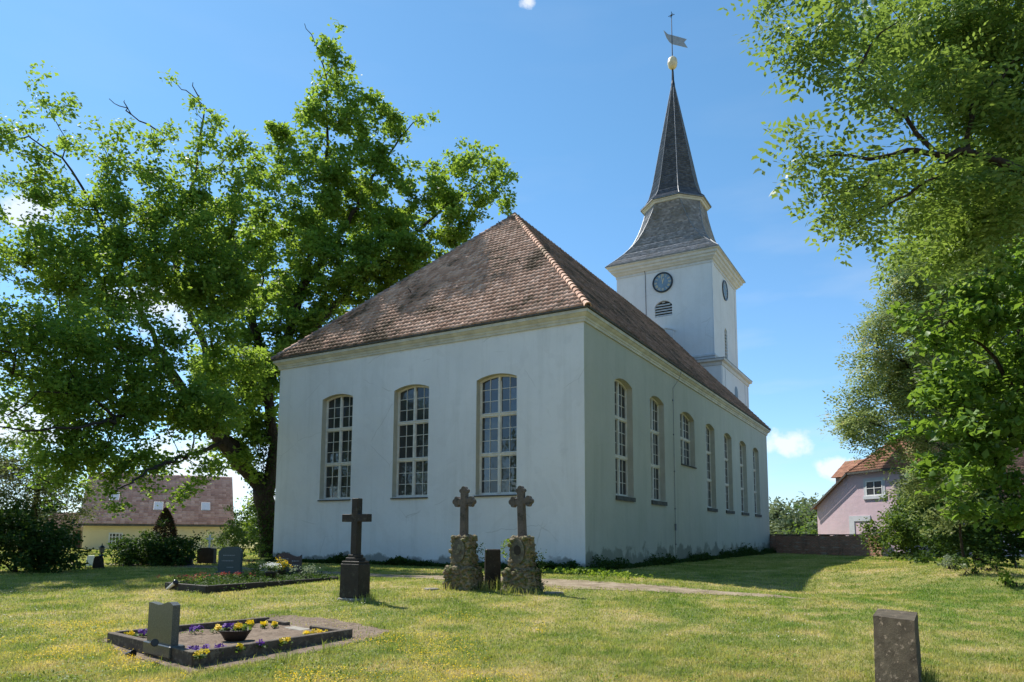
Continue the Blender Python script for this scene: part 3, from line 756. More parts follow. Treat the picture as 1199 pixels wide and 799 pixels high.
#SECTION3
# ------------------------------------------------------------------ foliage tools
def leaf_mesh(name, C, size, mat, parent=None, shape='diamond', droop=.0, attr=None, aspect=.62, upbias=.5, near=None):
    """C: Nx3 leaf centres; folded diamond leaves"""
    N = len(C)
    a = RNG.normal(size=(N, 3)); a[:, 2] = a[:, 2]*.6-droop; a /= np.linalg.norm(a, axis=1)[:, None]
    nn = RNG.normal(size=(N, 3)); nn[:, 2] += upbias*2; b = np.cross(nn, a); b /= np.linalg.norm(b, axis=1)[:, None]
    n = np.cross(a, b)
    s = size*RNG.uniform(.6, 1.3, N)[:, None]
    if near is not None: s = s*np.clip(C[:, 1]/near, .62, 1.05)[:, None]
    fold = RNG.uniform(-.12, .22, N)[:, None]*s
    p0 = C-a*s*.5; p2 = C+a*s*.5; m = C+a*s*RNG.uniform(-.1, .08, N)[:, None]
    p1 = m+b*s*aspect*.5+n*fold; p3 = m-b*s*aspect*.5+n*fold
    V = np.stack([p0, p1, p2, p3], 1).reshape(-1, 3); k = np.arange(N)[:, None]*4
    F = np.concatenate([k+np.array([0, 1, 2]), k+np.array([0, 2, 3])], 0)
    if attr is None: attr = np.clip(RNG.beta(2, 2.2, N), 0, 1)
    return np_mesh(name, V, F, mat, parent, np.concatenate([attr, attr]))
def grow(limbs, att, step=.5, bal=.22, wob=.10):
    """limbs: list of (polyline, r0, r1, parent limb or -1). attaches attraction points. returns chains"""
    P = []; par = []; pl = []; rmin = []
    for pts, r0, r1, _ in limbs:
        pts = [np.array(p, float) for p in pts]; q = [pts[0]]
        for a, b in zip(pts, pts[1:]):
            L = np.linalg.norm(b-a); k = max(1, int(L/step))
            for i in range(1, k+1): q.append(a+(b-a)*i/k+RNG.normal(0, wob*.5, 3)*(0 if i == k else 1))
        start = len(P)
        if P:
            d = np.linalg.norm(np.array(P)-q[0], axis=1); pi = int(np.argmin(d))
        else: pi = -1
        for i, x in enumerate(q):
            P.append(x); par.append(pi if i == 0 else len(P)-2); rmin.append(r0+(r1-r0)*i/max(1, len(q)-1))
            pl.append(0 if par[-1] < 0 else pl[par[-1]]+np.linalg.norm(x-P[par[-1]]))
    P = np.array(P); pl = np.array(pl)
    d0 = np.array([np.min(np.linalg.norm(P-a, axis=1)) for a in att]); order = np.argsort(d0)
    cap = len(P)+len(att)*30; A = np.zeros((cap, 3)); A[:len(P)] = P; PLn = np.zeros(cap); PLn[:len(P)] = pl; n = len(P); ends = []
    for ai in order:
        a = att[ai]; d = np.linalg.norm(A[:n]-a, axis=1); c = d+bal*PLn[:n]; i = int(np.argmin(c)); L = d[i]
        k = max(1, int(L/step)); prev = i; p0 = A[i].copy(); bow = RNG.normal(0, wob, 3)*L*.5+np.array([0, 0, -.04*L])
        for j in range(1, k+1):
            f = j/k; x = p0+(a-p0)*f+bow*math.sin(math.pi*f)+(RNG.normal(0, .03, 3) if j < k else 0)
            A[n] = x; PLn[n] = PLn[prev]+np.linalg.norm(x-A[prev]); par.append(prev); rmin.append(0); prev = n; n += 1
            if n >= cap-1: break
        ends.append(prev)
        if n >= cap-40: break
    A = A[:n]; par = np.array(par); w = np.zeros(n); ch = [[] for _ in range(n)]
    for i in range(n):
        if par[i] >= 0: ch[par[i]].append(i)
    return A, par, ch, np.array(rmin), ends
def radii(A, par, ch, rmin, tip=.012, e=2.35):
    n = len(A); w = np.zeros(n)
    for i in range(n-1, -1, -1):
        if not ch[i]: w[i] = tip**e
        r = w[i]**(1/e)
        w[i] = max(r, 0)**e
        if par[i] >= 0: w[par[i]] += w[i]
    r = w**(1/e)
    return np.maximum(r*.9, rmin)
def branch_mesh(name, A, par, ch, r, mat, parent, nmin=0.0, sides=6):
    mb_v = []; mb_f = []
    roots = [(i, par[i]) for i in range(len(A)) if par[i] < 0]
    stack = [roots[0][0]] if roots else []
    starts = [(s, -1) for s, _ in roots]; b = 0
    while starts:
        s, p = starts.pop(); chain = ([p] if p >= 0 else [])+[s]; cur = s
        while ch[cur]:
            m = max(ch[cur], key=lambda k: r[k])
            for k in ch[cur]:
                if k != m: starts.append((k, cur))
            chain.append(m); cur = m
        pts = A[chain]; rr = r[chain].copy()
        if p >= 0: rr[0] = rr[1]*1.15
        if rr.max() < nmin: continue
        if len(chain) < 2: continue
        ns = sides if rr.max() > .05 else (4 if rr.max() > .025 else 3)
        rr[-1] *= .5
        t = np.gradient(pts, axis=0); t /= np.linalg.norm(t, axis=1)[:, None]+1e-9
        ref = np.array([.3, .2, 1.]) if abs(t[0, 2]) < .9 else np.array([1., .1, 0]); a = ref
        ring = []
        for i in range(len(pts)):
            a = a-t[i]*(a@t[i]); a /= np.linalg.norm(a)+1e-9; bb = np.cross(t[i], a)
            q = np.arange(ns)*2*math.pi/ns; ring.append(pts[i]+(np.cos(q)[:, None]*a+np.sin(q)[:, None]*bb)*rr[i])
        V = np.concatenate(ring); mb_v.append(V)
        i = np.arange(len(pts)-1)[:, None]*ns+np.arange(ns)[None]; j = np.arange(len(pts)-1)[:, None]*ns+(np.arange(ns)[None]+1) % ns
        mb_f.append((np.stack([i, j, j+ns, i+ns], -1).reshape(-1, 4))+b); b += len(V)
    return np_mesh(name, np.concatenate(mb_v), np.concatenate(mb_f), mat, parent, smooth=True)
def blob_pts(blobs, density, thick=1.0, boost=False):
    """blobs in pixel columns: (px,py,rx,ry,Y[,depth radius]) -> attraction points in the world"""
    out = []
    for bl in blobs:
        px, py, rx, ry, Y = bl[:5]; s = Y/F; dr = bl[5] if len(bl) > 5 else (rx+ry)*.5*s*thick
        c = at(px, py, Y); k = max(1, int(density*rx*ry*s*s*4/3*max(.6, dr)*.8*(max(1.0, (34/Y)**1.7) if boost else 1)))
        q = RNG.normal(size=(k, 3)); q /= np.linalg.norm(q, axis=1)[:, None]; q *= RNG.uniform(.15, 1, k)[:, None]**(1/2.4)
        out.append(np.array(c)+q*np.array([rx*s, dr, ry*s]))
    return np.concatenate(out)
def clusters(P, n, r, flat=.7):
    k = len(P); c = np.repeat(P, n, axis=0); q = RNG.normal(size=(k*n, 3))*r*.62
    q[:, 2] *= flat
    return c+q
def local(o, base):
    o.data.transform(Matrix.Translation((-base[0], -base[1], -base[2])))

def make_tree(name, label, cat, limbs, blobs, leafmat, leaf, ncl, rcl, dens, group=None, tip=.012, bal=.22, step=.5, shape='diamond', extra=None, droop=0., upb=.5, thick=1.0, keep=None, subs=0, near=None):
    base = Vector(limbs[0][0][0]); base.z = ghf(base.x, base.y)
    att = blob_pts(blobs, dens, thick, near is not None)
    if keep is not None: att = att[keep(att)]
    A, par, ch, rmin, ends = grow(limbs, att, step, bal)
    r = radii(A, par, ch, rmin, tip)
    t = thing(name, label, cat, base, 0, group)
    tr = branch_mesh('trunk', A, par, ch, r, BARK, t); local(tr, base)
    tips = A[ends]
    # leaf clumps at twig ends and along the last bit of twig
    tip2 = np.array([A[par[e]]*.5+A[e]*.5 for e in ends])
    P = np.concatenate([tips, tip2+RNG.normal(0, rcl*.5, tip2.shape)])
    if subs:                                                   # side sprays
        P = np.concatenate([P]+[tips+RNG.normal(0, rcl*1.25, tips.shape) for _ in range(subs)])
    if shape == 'diamond':
        C = clusters(P, ncl, rcl)
        cr = np.repeat(RNG.normal(0, .13, len(P)), ncl)
        a = np.clip(RNG.beta(2, 2.2, len(C))*.8+.1+cr, 0, 1)
        cw = leaf_mesh('crown', C, leaf, leafmat, t, attr=a, droop=droop, upbias=upb, near=near)
    else:
        cw = pinnate('crown', P, ncl, rcl, leaf, leafmat, t)
    local(cw, base)
    return t, A[ends]
def pinnate(name, P, n, r, size, mat, parent, pairs=5):
    """compound leaves: a hanging rachis with pairs of oval leaflets"""
    C = clusters(P, n, r, .8); N = len(C)
    d = RNG.normal(size=(N, 3)); d[:, 2] = d[:, 2]*.5-.35; d /= np.linalg.norm(d, axis=1)[:, None]
    up = RNG.normal(size=(N, 3))*.5; up[:, 2] += 1.2; sdv = np.cross(d, up); sdv /= np.linalg.norm(sdv, axis=1)[:, None]; nn = np.cross(sdv, d)
    L = size*RNG.uniform(.7, 1.25, N); lob = []; at_ = []
    base_a = np.clip(RNG.beta(2, 2, N)*.8+.08+np.repeat(RNG.normal(0, .2, len(P)), n), 0, 1)
    Vs = []
    for i in range(pairs):
        f = (i+.6)/pairs; sag = -(f**2)*.18
        o = C+d*(L*f)[:, None]; o[:, 2] += sag*L
        for sgn in (-1, 1):
            ld = sdv*sgn*.93+d*.35; ll = (L*.22)[:, None]; w = (L*.105)[:, None]
            tilt = RNG.normal(0, .3, N)[:, None]; wn = d*.93-sdv*sgn*.35+nn*tilt; wn /= np.linalg.norm(wn, axis=1)[:, None]
            Vs.append(np.stack([o, o+ld*ll*.5+wn*w*.5, o+ld*ll, o+ld*ll*.5-wn*w*.5], 1)); at_.append(np.clip(base_a+RNG.normal(0, .06, N), 0, 1))
    o = C+d*L[:, None]*1.0; ll = (L*.24)[:, None]; w = (L*.1)[:, None]
    Vs.append(np.stack([o, o+d*ll*.5+sdv*w*.5, o+d*ll, o+d*ll*.5-sdv*w*.5], 1)); at_.append(base_a)
    V = np.concatenate(Vs).reshape(-1, 3); F = np.arange(len(V)).reshape(-1, 4)
    return np_mesh(name, V, F, mat, parent, np.concatenate(at_))
def shrub(name, label, cat, blobs, leafmat, leaf, dens, ncl=22, rcl=.22, stems=5, group=None, px=True, base=None, thick=1.0, step=.35, upb=.5, droop=0., surf=True, subs=0):
    att = blob_pts(blobs, dens, thick) if px else np.concatenate([np.array(b[:3])+(lambda q: q/np.linalg.norm(q, axis=1)[:, None]*RNG.uniform(.3, 1, len(q))[:, None]**.4)(RNG.normal(size=(max(3, int(dens*b[3]*b[4]*b[5]*4)), 3)))*np.array(b[3:6]) for b in blobs])
    gz = gh(att[:, 0], att[:, 1]); att = att[att[:, 2] > gz+.06]
    c = att.mean(0); b = Vector(base) if base is not None else Vector((c[0], c[1], ghf(c[0], c[1])))
    limbs = []
    zz = np.percentile(att[:, 2], 40)
    for i in range(stems):
        a = att[RNG.integers(len(att))]; s0 = np.array([b.x+random.uniform(-.2, .2), b.y+random.uniform(-.2, .2), b.z-.05])
        e = s0+(a-s0)*.45; limbs.append(([s0, s0*.5+e*.5+np.array([0, 0, .1]), e], .035, .015, -1))
    A, par, ch, rmin, ends = grow(limbs, att, step, .3)
    r = radii(A, par, ch, rmin, .004)
    t = thing(name, label, cat, b, 0, group)
    st_ = branch_mesh('stem', A, par, ch, r, BARK, t, sides=4); local(st_, b)
    P = A[ends]
    if subs: P = np.concatenate([P]+[P+RNG.normal(0, rcl*1.2, P.shape) for _ in range(subs)])
    C = clusters(P, ncl, rcl); g2 = gh(C[:, 0], C[:, 1]); C = C[C[:, 2] > g2+.02]
    f = leaf_mesh('foliage', C, leaf, leafmat, t, upbias=upb, droop=droop); local(f, b)
    return t, P

# ------------------------------------------------------------------ the big tree on the left
def q(px, py, Y): return tuple(at(px, py, Y))
limbs = [
 ([q(318, 668, 37), q(318, 625, 36.6), q(308, 575, 36)], .62, .50, -1),
 ([q(308, 575, 36), q(262, 522, 35), q(225, 481, 34), q(202, 444, 33), q(176, 417, 31.5), q(124, 406, 29), q(60, 385, 26.5)], .42, .08, 0),
 ([q(300, 565, 36), q(259, 507, 36), q(240, 414, 36.5), q(214, 357, 37), q(200, 300, 35), q(228, 200, 33.5), q(236, 130, 32.7)], .30, .04, 0),
 ([q(314, 580, 36), q(322, 530, 36.4), q(312, 450, 36.8), q(300, 395, 37), q(292, 369, 37), q(268, 280, 37), q(275, 200, 37)], .38, .06, 0),
 ([q(316, 450, 36.8), q(345, 370, 37.5), q(358, 310, 38), q(374, 240, 38.5), q(380, 160, 38.5), q(378, 90, 38.5)], .30, .03, 0),
 ([q(350, 340, 37.6), q(400, 270, 38.5), q(440, 200, 39), q(480, 145, 39)], .2, .03, 0),
 ([q(330, 420, 37.2), q(400, 350, 38), q(470, 290, 38.5), q(520, 240, 39), q(560, 215, 39.5)], .22, .03, 0),
 ([q(202, 444, 33), q(150, 340, 30.5), q(110, 250, 29), q(70, 190, 28), q(30, 165, 27), q(0, 175, 26.5)], .15, .02, 0),
 ([q(225, 481, 34), q(170, 490, 28), q(110, 500, 23.5), q(30, 510, 21)], .15, .03, 0),
 ([q(262, 522, 35), q(225, 535, 31), q(190, 548, 25.5), q(135, 580, 20)], .12, .015, 0),
]
blobs = [(385,85,26,34,38.5),(378,58,10,14,38.5,.8),(392,75,16,18,38.5,1),(400,130,46,30,38),(360,170,45,40,38),(440,150,42,28,38.5),(482,135,14,14,38.5),(430,215,55,45,38.5),(350,240,55,55,38),
 (478,200,30,26,38.5),(545,210,42,26,38),(578,238,24,18,39.5),(505,255,55,38,39),(450,300,60,50,38.5),(385,320,60,55,38),(235,118,17,14,37.5),(250,165,38,28,37.5),
 (200,170,40,24,37),(135,185,36,22,35),(170,235,66,46,36),(105,245,48,40,34),(255,245,55,50,37.5),(30,235,36,34,34),(310,200,24,30,38),
 (10,150,14,10,34),(40,133,26,16,34,1),(66,116,22,12,34,.8),(97,135,22,14,34.5,.9),(50,165,30,12,34,.9),(15,160,24,14,34,.9),(85,175,30,16,34,1),(120,150,20,14,35,.9),(20,200,40,24,34,1.3),(20,300,50,40,33),(75,315,60,42,25),(150,305,60,42,25),(240,330,66,55,36.5),(325,385,55,60,37.5),
 (380,390,40,30,38),(20,400,56,50,25),(105,385,60,40,21),(190,390,46,34,21),(200,345,34,24,21.5),(40,480,60,46,21),(120,480,66,40,19.5),(200,485,50,30,22.5),(265,450,45,50,36),(310,470,36,55,37),
 (55,540,60,30,20.5),(140,545,60,28,20),(215,550,46,18,22),(100,520,70,40,20.5),(150,430,54,36,20),(80,440,70,40,20),(245,395,30,26,25),(262,350,36,26,26),(255,560,36,14,33),(130,592,24,20,19.5,.6),(200,585,30,11,21,.6),(240,580,30,9,22,.6),(105,572,34,18,20,.8),(60,575,36,14,20.5,.8),(160,575,30,10,20.5,.6),(275,520,36,40,36),
 (-50,250,45,60,34),(-60,380,55,70,30),(-50,500,50,50,26),(-60,580,50,30,25), (430,255,50,40,41), (300,320,60,60,41),(200,300,70,60,40),(120,330,70,60,38),(60,430,70,60,36),(180,460,70,50,38), (520,215,40,30,40),(300,520,22,34,36.5),(230,480,56,40,32),(275,440,50,50,33),(295,540,24,24,35),(585,205,20,16,40),(560,185,26,14,40),(590,235,14,14,39.5,1),(530,275,30,22,39.5,1.5),(490,300,40,26,40,1.5),(440,335,40,24,40,1.5),(405,345,40,26,39,2)]
blobs = [(b[0], b[1], b[2], b[3], (23.4 if b[1] < 370 else 21.2)+max(0, b[0]+60)/320*8.5) + tuple(b[5:]) if b[0] < 265 else b for b in blobs]
def keep_gap(P):
    # airy windows in the crown, as real holes through the foliage
    ok = np.ones(len(P), bool)
    for (px, py, rad, Y) in ((188, 362, 15, 35), (415, 375, 14, 38), (140, 215, 10, 34), (285, 575, 14, 36), (232, 590, 1, 30), (395, 350, 9, 38), (15, 330, 12, 33), (490, 222, 10, 39)):
        X = (P[:, 0]/P[:, 1]); Z = (P[:, 2]-EYE)/P[:, 1]; g = ray(px, py); ok &= np.hypot(X-g.x, Z-g.z) > rad/F
    return ok
big, tips_big = make_tree('oak_tree', 'huge spreading leafy tree to the left of and behind the church', 'tree', limbs, blobs, LEAF_OAK, .24, 40, .35, 3.7, tip=.014, thick=.9, keep=keep_gap, subs=1, near=34., upb=.65)
# bare dead twigs poking out of the crown
for pts in ([(378, 100), (368, 60), (352, 30)], [(262, 152), (225, 118), (196, 96)], [(228, 122), (222, 100)], [(190, 160), (150, 138), (124, 120)], [(150, 138), (142, 122)], [(335, 175), (322, 145)]):
    P0_ = [at(x, y, 38 if x > 300 else 24.8+(x+60)/320*8.5) for x, y in pts]; P = [P0_[0]]
    for a, b in zip(P0_, P0_[1:]): P += [a+(b-a)*f+Vector([random.uniform(-.13, .13) for _ in 'xyz']) for f in (.25, .5, .75)]+[b]
    dt = MB(); dt.tube(P, [.045-.03*i/(len(P)-1) for i in range(len(P))], 4); o = dt.build('dead_twig', BARK, big); local(o, big.location)
# ivy round the trunk foot
iv = np.concatenate([np.array(at(316+random.uniform(-13, 12), random.uniform(520, 655), 36.2))+RNG.normal(0, .35, (60, 3)) for _ in range(90)])
o = leaf_mesh('ivy', iv, .13, LEAF_DARK, big, upbias=.1); local(o, big.location)

# second tree crown behind the big one, left background (greyish, fine-leaved)
make_tree('olive_green_tree', 'greyish small-leaved tree behind the dark bush at the left edge', 'tree', [([q(40, 660, 42), q(40, 600, 42), q(50, 560, 42)], .25, .1, -1)],
 [(20,570,45,40,42,2),(70,580,36,30,42,2),(95,600,16,18,42,1.2),(-10,540,50,30,42,2),(40,610,50,20,42,1.5)], LEAF_OLIVE, .15, 40, .45, 5, subs=1)
make_tree('bright_green_tree', 'sunlit light green tree between the weeping conifer and the church corner', 'tree', [([q(306, 655, 46), q(306, 620, 46), q(304, 590, 46)], .16, .06, -1)],
 [(306,600,14,18,46,1.2),(300,625,14,14,46,1.2),(312,640,14,12,46,1)], LEAF_LIME, .2, 40, .4, 8, subs=1)

# ------------------------------------------------------------------ right: robinia reaching in from the right edge, near
limbs = [
 ([(12.6, 13.4, -.1), (12.2, 13.3, 3), (11.3, 13.2, 6.2)], .34, .26, -1),
 ([(11.3, 13.2, 6.2), q(1230, 215, 13), q(1180, 190, 12.8), q(1120, 172, 12.6), q(1070, 172, 12.4), q(1015, 183, 12.2), q(975, 178, 12)], .15, .02, 0),
 ([q(1090, 172, 12.5), q(1055, 130, 12.4), q(1020, 100, 12.2), q(1000, 80, 12)], .05, .012, 0),
 ([q(1000, 80, 12), q(1015, 50, 12), q(1050, 20, 12)], .03, .012, 0),
 ([q(1130, 170, 12.6), q(1136, 110, 13), q(1190, 60, 13.5), q(1230, 20, 14)], .05, .02, 0),
 ([(11.3, 13.2, 6.2), q(1230, 90, 14), q(1150, 20, 14.5), q(1090, -30, 14.5)], .12, .03, 0),
 ([q(1070, 172, 12.4), q(1010, 215, 12.2), q(960, 225, 12)], .035, .012, 0),
 ([q(1120, 175, 12.6), q(1060, 225, 12.4), q(1010, 250, 12.2), q(990, 265, 12)], .035, .012, 0)]
blobs = [(910,5,22,18,12,.6),(945,25,36,30,12,.9),(925,55,14,26,12,.5),(990,20,40,32,12.4,1),(1050,25,45,40,13,1.2),(1120,30,55,45,13.5,1.4),(1180,50,45,50,13.5,1.4),(930,140,14,10,12,.4),(960,150,28,26,12,.8),
 (1000,120,36,30,12.2,.9),(950,180,30,22,12,.7),(945,205,14,16,12,.5),(985,215,36,28,12.2,.8),(975,240,20,14,12,.5),(1000,262,16,12,12.2,.4),(1030,230,40,30,12.5,1),(1040,180,30,24,12.5,.9),(1080,120,46,40,13,1.2),
 (1060,80,40,26,12.8,1),(1100,210,46,34,13,1.1),(1160,130,46,46,13.2,1.3),(1170,220,46,40,13.2,1.3),(1150,270,50,30,13.5,1.2),(970,95,16,16,12,.5),(1080,-20,80,20,14,1.2),(1240,100,50,80,14,1.5),(940,-25,60,20,12.5,1),(1100,60,60,40,14.5,1.4),(1150,180,60,50,14.5,1.5),(1190,130,50,90,15,1.6),(1110,250,40,30,14,1.2),(1060,250,30,22,13.2,.8),(1160,20,60,40,15,1.4),(1050,270,24,20,14,.9),(1085,285,36,24,14.5,1.1),(1130,250,40,30,14.5,1.2)]
rob, tips_rob = make_tree('robinia_tree', 'near robinia with feathery compound leaves, its branches reaching in from the right edge', 'tree', limbs, blobs, LEAF_ROB, .62, 7, .17, 15, tip=.006, step=.3, shape='pinnate', thick=.8, subs=1, bal=.15)
# hanging pale flower racemes
fl = clusters(tips_rob[RNG.integers(0, len(tips_rob), 240)]+np.array([0, 0, -.12]), 12, .06, 1.8)
o = leaf_mesh('blossom', fl, .035, LEAF_CREAM, rob); local(o, rob.location)

# far robinia with faded blossom
limbs = [([q(1150, 655, 29), q(1140, 560, 28), q(1105, 480, 27), q(1085, 400, 26.5), q(1100, 330, 26.5)], .3, .08, -1), ([q(1095, 480, 27), q(1060, 420, 26.5), q(1020, 400, 26)], .1, .02, 0), ([q(1125, 530, 27.5), q(1050, 500, 26.5), q(1015, 490, 26)], .09, .02, 0)]
blobs = [(1085,290,40,26,27,1.6),(1050,330,26,30,26.5,1.2),(1100,350,50,44,27,2.2),(1045,375,36,26,26.5,1.4),(1015,372,18,12,26,.7),(1010,405,26,16,26,.9),(1050,420,45,32,26.5,1.8),(1000,440,20,18,26,.9),(1090,440,50,44,27,2.2),
 (1000,478,22,18,26,.9),(1040,480,42,30,26.5,1.7),(998,500,12,8,26,.6),(1030,505,26,12,26.2,1),(1090,520,34,34,26.5,1.4),(1140,380,50,60,28,2.2),(1140,480,50,50,28,2.2),(1050,300,18,16,26.5,.8),(1078,555,20,16,26.5,1),(1160,300,50,50,28,2),(1110,560,40,26,28,1.5),(1100,230,40,30,28,1.6),(1150,230,50,40,29,2),(1120,430,60,60,29,2),(1110,290,40,40,28,2)]
make_tree('flowering_robinia_tree', 'pale robinia with faded blossom overhanging the pink house', 'tree', limbs, blobs, LEAF_ROBF, .62, 13, .32, 7, tip=.01, shape='pinnate', subs=1)

# broad-leaved bright green tree at the right edge
limbs = [([(13.6, 18.6, -.1), (13.5, 18.4, 2.5), (13.3, 18.2, 5), (13.2, 18, 7.5)], .22, .08, -1), ([(13.5, 18.4, 2.5), q(1150, 520, 18), q(1110, 480, 17.6)], .07, .02, 0), ([(13.3, 18.2, 5), q(1150, 400, 17.8), q(1110, 370, 17.6)], .07, .02, 0)]
blobs = [(1150,300,45,22,18,1),(1190,330,40,40,18,1.3),(1130,345,34,30,18,1.1),(1110,400,40,36,17.8,1.2),(1165,400,46,42,18,1.4),(1100,450,38,30,17.6,1.1),(1150,470,46,40,17.6,1.4),(1195,450,40,50,18,1.4),
 (1110,500,34,24,17.6,1),(1160,540,44,30,17.4,1.2),(1120,550,30,18,17.4,.8),(1195,540,34,36,17.6,1.2),(1180,590,34,22,17.4,.9),(1240,400,40,110,18.4,1.4),(1210,280,30,30,18.3,1),(1120,300,30,24,18.2,1),(1085,370,22,24,18,.8),(1085,430,22,26,18,.8),(1090,500,24,24,18,.8),(1150,590,40,20,18,.8),(1090,550,30,20,18,.8)]
make_tree('broadleaf_tree', 'dense bright green broad-leaved tree at the right edge', 'tree', limbs, blobs, LEAF_BIG, .22, 24, .25, 13, tip=.008, step=.4, droop=.5, upb=1.2, subs=1)
# elder with cream umbels
make_tree('elder_shrub', 'elder covered in cream blossom between the dark bush and the broad-leaved tree', 'shrub', [([q(1130, 650, 20.5), q(1125, 610, 20.4), q(1115, 590, 20.2)], .05, .03, -1)],
 [(1110,590,26,16,20,.8),(1130,600,22,14,19.8,.7),(1095,610,12,12,20,.5),(1135,575,26,12,20.3,.7)], LEAF_CREAM, .10, 46, .2, 20, tip=.006, step=.3, subs=1)
# slanting young stem at the right edge
sp_ = MB(); pts = [ground(1192, 662)]; Y0 = pts[0].y; pts += [at(1186, 640, Y0), at(1179, 612, Y0+.1), at(1175, 590, Y0+.1), at(1168, 560, Y0+.2)]
sap = thing('young_tree', 'thin pale slanting sapling stem at the right edge', 'tree', pts[0]); sp_.tube(pts, [.045, .04, .035, .03, .02], 7)
o = sp_.build('trunk', simple('pale_bark', (.30, .25, .19), .9, .3, 8), sap, True); local(o, pts[0])
P = np.array([at(1172+random.uniform(-16, 20), 568+random.uniform(-22, 22), Y0+random.uniform(-.5, .5)) for _ in range(26)])
o = leaf_mesh('crown', clusters(P, 22, .16), .12, LEAF_BIG, sap, droop=.4); local(o, pts[0])
# dark bush at the end of the brick wall
shrub('dark_bush', 'big dark rounded bush in front of the end of the brick wall', 'bush', [(1064,615,36,34,38,2),(1042,614,22,18,38,1.4),(1085,600,30,34,38,2),(1075,585,26,18,38,1.4),(1044,634,20,16,38,1.4),(1100,630,30,22,38,1.6)], LEAF_BUSH, .16, 9, 60, .34, subs=1)
shrub('shady_thicket', 'dark shaded thicket under the trees on the right', 'bush', [(1130,600,44,40,30,2),(1190,600,40,44,27,2),(1160,625,40,22,27,1.6),(1110,628,20,20,30,1.4),(1210,640,22,24,25,1.2),(1120,610,30,34,24,1.2),(1090,640,20,14,27,1),(1150,640,30,14,23,1),(1185,620,30,30,24,1.2),(1145,585,40,24,25,1.2)], LEAF_DARK, .17, 9, 60, .34, subs=1)
# weeds at the right
for i, (px, py, h, mt, lb) in enumerate(((1140, 668, 26, LEAF_BUSH, 'leafy weed clump on the dry bank, largest of the group'), (1122, 662, 16, LEAF_GREY, 'pale grey-green weed clump left of the leafy one'), (1160, 664, 17, LEAF_BUSH, 'low weed clump right of the largest one'), (1190, 682, 22, LEAF_LIME, 'yellowish weed clump at the foot of the sapling'))):
    g = ground(px, py); s = g.y/F
    shrub('weed_clump', lb, 'weeds', [(g.x, g.y, g.z+h*s*.5, 14*s, 14*s, h*s*.55), (g.x-8*s, g.y, g.z+h*s*.3, 10*s, 10*s, h*s*.35)], mt, .085, 60, 16, .09, px=False, group='weeds on the right bank', base=g, subs=1)

# ------------------------------------------------------------------ left bushes
shrub('rhododendron_bush', 'large dark glossy bush at the left edge', 'bush', [(20,640,50,40,22,1.5),(60,650,26,30,22,1.2),(-10,620,40,36,22,1.5),(35,668,40,14,21.5,1),(55,632,20,20,22.5,1)], LEAF_DARK, .13, 22, 50, .24, subs=1)
shrub('small_dark_bush', 'small dark bush beside the large glossy bush', 'bush', [(92,656,14,15,24,.6),(99,648,8,10,24,.4),(82,662,10,10,24,.5)], LEAF_DARK, .10, 40, 40, .18)
shrub('mounded_bush', 'wide dark mounded bush in front of the yellow house', 'bush', [(184,652,44,18,27,1.5),(160,652,26,16,27,1.2),(212,650,20,16,27,1.2)], LEAF_DARK, .12, 40, 50, .22, subs=1)
shrub('low_green_plant', 'low bright green plants at the foot of the mounded bush', 'plant', [(160,660,22,6,25.5,.5),(140,663,12,4,25.5,.4)], LEAF_BUSH, .10, 18, 24, .1, stems=4)
cg = gat(193, 29); cp_ = at(193, 599, 29); ch_ = cp_.z-cg.z
cone = thing('cone_shrub', 'brown clipped pointed conifer rising above the mounded bush', 'conifer', cg)
f_ = RNG.uniform(0, 1, 9000)**1.0; an_ = RNG.uniform(0, 2*math.pi, 9000); rr_ = .60*np.sin(np.clip(f_, 0, 1)**.75*math.pi*.5+.0)*RNG.uniform(.78, 1.02, 9000)
C_ = np.stack([rr_*np.cos(an_), rr_*np.sin(an_), (1-f_)*ch_], -1)+RNG.normal(0, .02, (9000, 3))
leaf_mesh('foliage', C_, .07, LEAF_BROWN, cone, upbias=0); m = MB(); m.tube([(0, 0, -.1), (0, 0, ch_*.7)], [.06, .03], 6); m.build('stem', BARK, cone)
shrub('white_flowering_shrub', 'pale flowering shrub right of the brown cone conifer', 'shrub', [(238,638,18,10,30,.8),(252,632,14,9,30,.7),(226,643,10,8,30,.5)], LEAF_CREAM, .10, 34, 34, .18)
shrub('weeping_conifer', 'drooping feathery conifer behind the teal gravestone', 'conifer', [(276,620,14,18,33,.9),(283,600,8,10,33,.5),(268,640,18,14,33,.9),(290,636,14,18,33,.9)], LEAF_BUSH, .10, 26, 60, .2, droop=1.4, subs=1)
shrub('clipped_hedge', 'low light green hedge beside the church corner', 'hedge', [(292,655,14,4,30,.5),(308,652,12,4,30,.5)], LEAF_LIME, .08, 26, 30, .1, stems=4)
for (px, w, h, Y, lb) in ((915, 16, 50, 105, 'tall rounded distant tree just right of the church'), (945, 20, 52, 112, 'distant tree, second from the church, behind the wall'), (932, 18, 34, 88, 'nearer low bushy tree behind the brick wall'), (961, 16, 40, 118, 'distant tree beside the pink house'), (950, 17, 20, 80, 'olive bush rising above the brick wall')):
    s = Y/F; top = 634-h
    make_tree('distant_tree', lb, 'tree', [([tuple(gat(px, Y)), tuple(at(px, 634-h*.5, Y))], .4, .15, -1)],
      [(px, top+h*.28, w*.8, h*.26, Y), (px-w*.4, top+h*.55, w*.7, h*.3, Y), (px+w*.45, top+h*.5, w*.7, h*.3, Y), (px, 622, w*1.1, 12, Y)], LEAF_FAR if Y > 85 else LEAF_BUSH, .62 if Y > 85 else .38, 40, 1.1, .6, tip=.03, step=1.5, group='trees beyond the brick wall', subs=2)
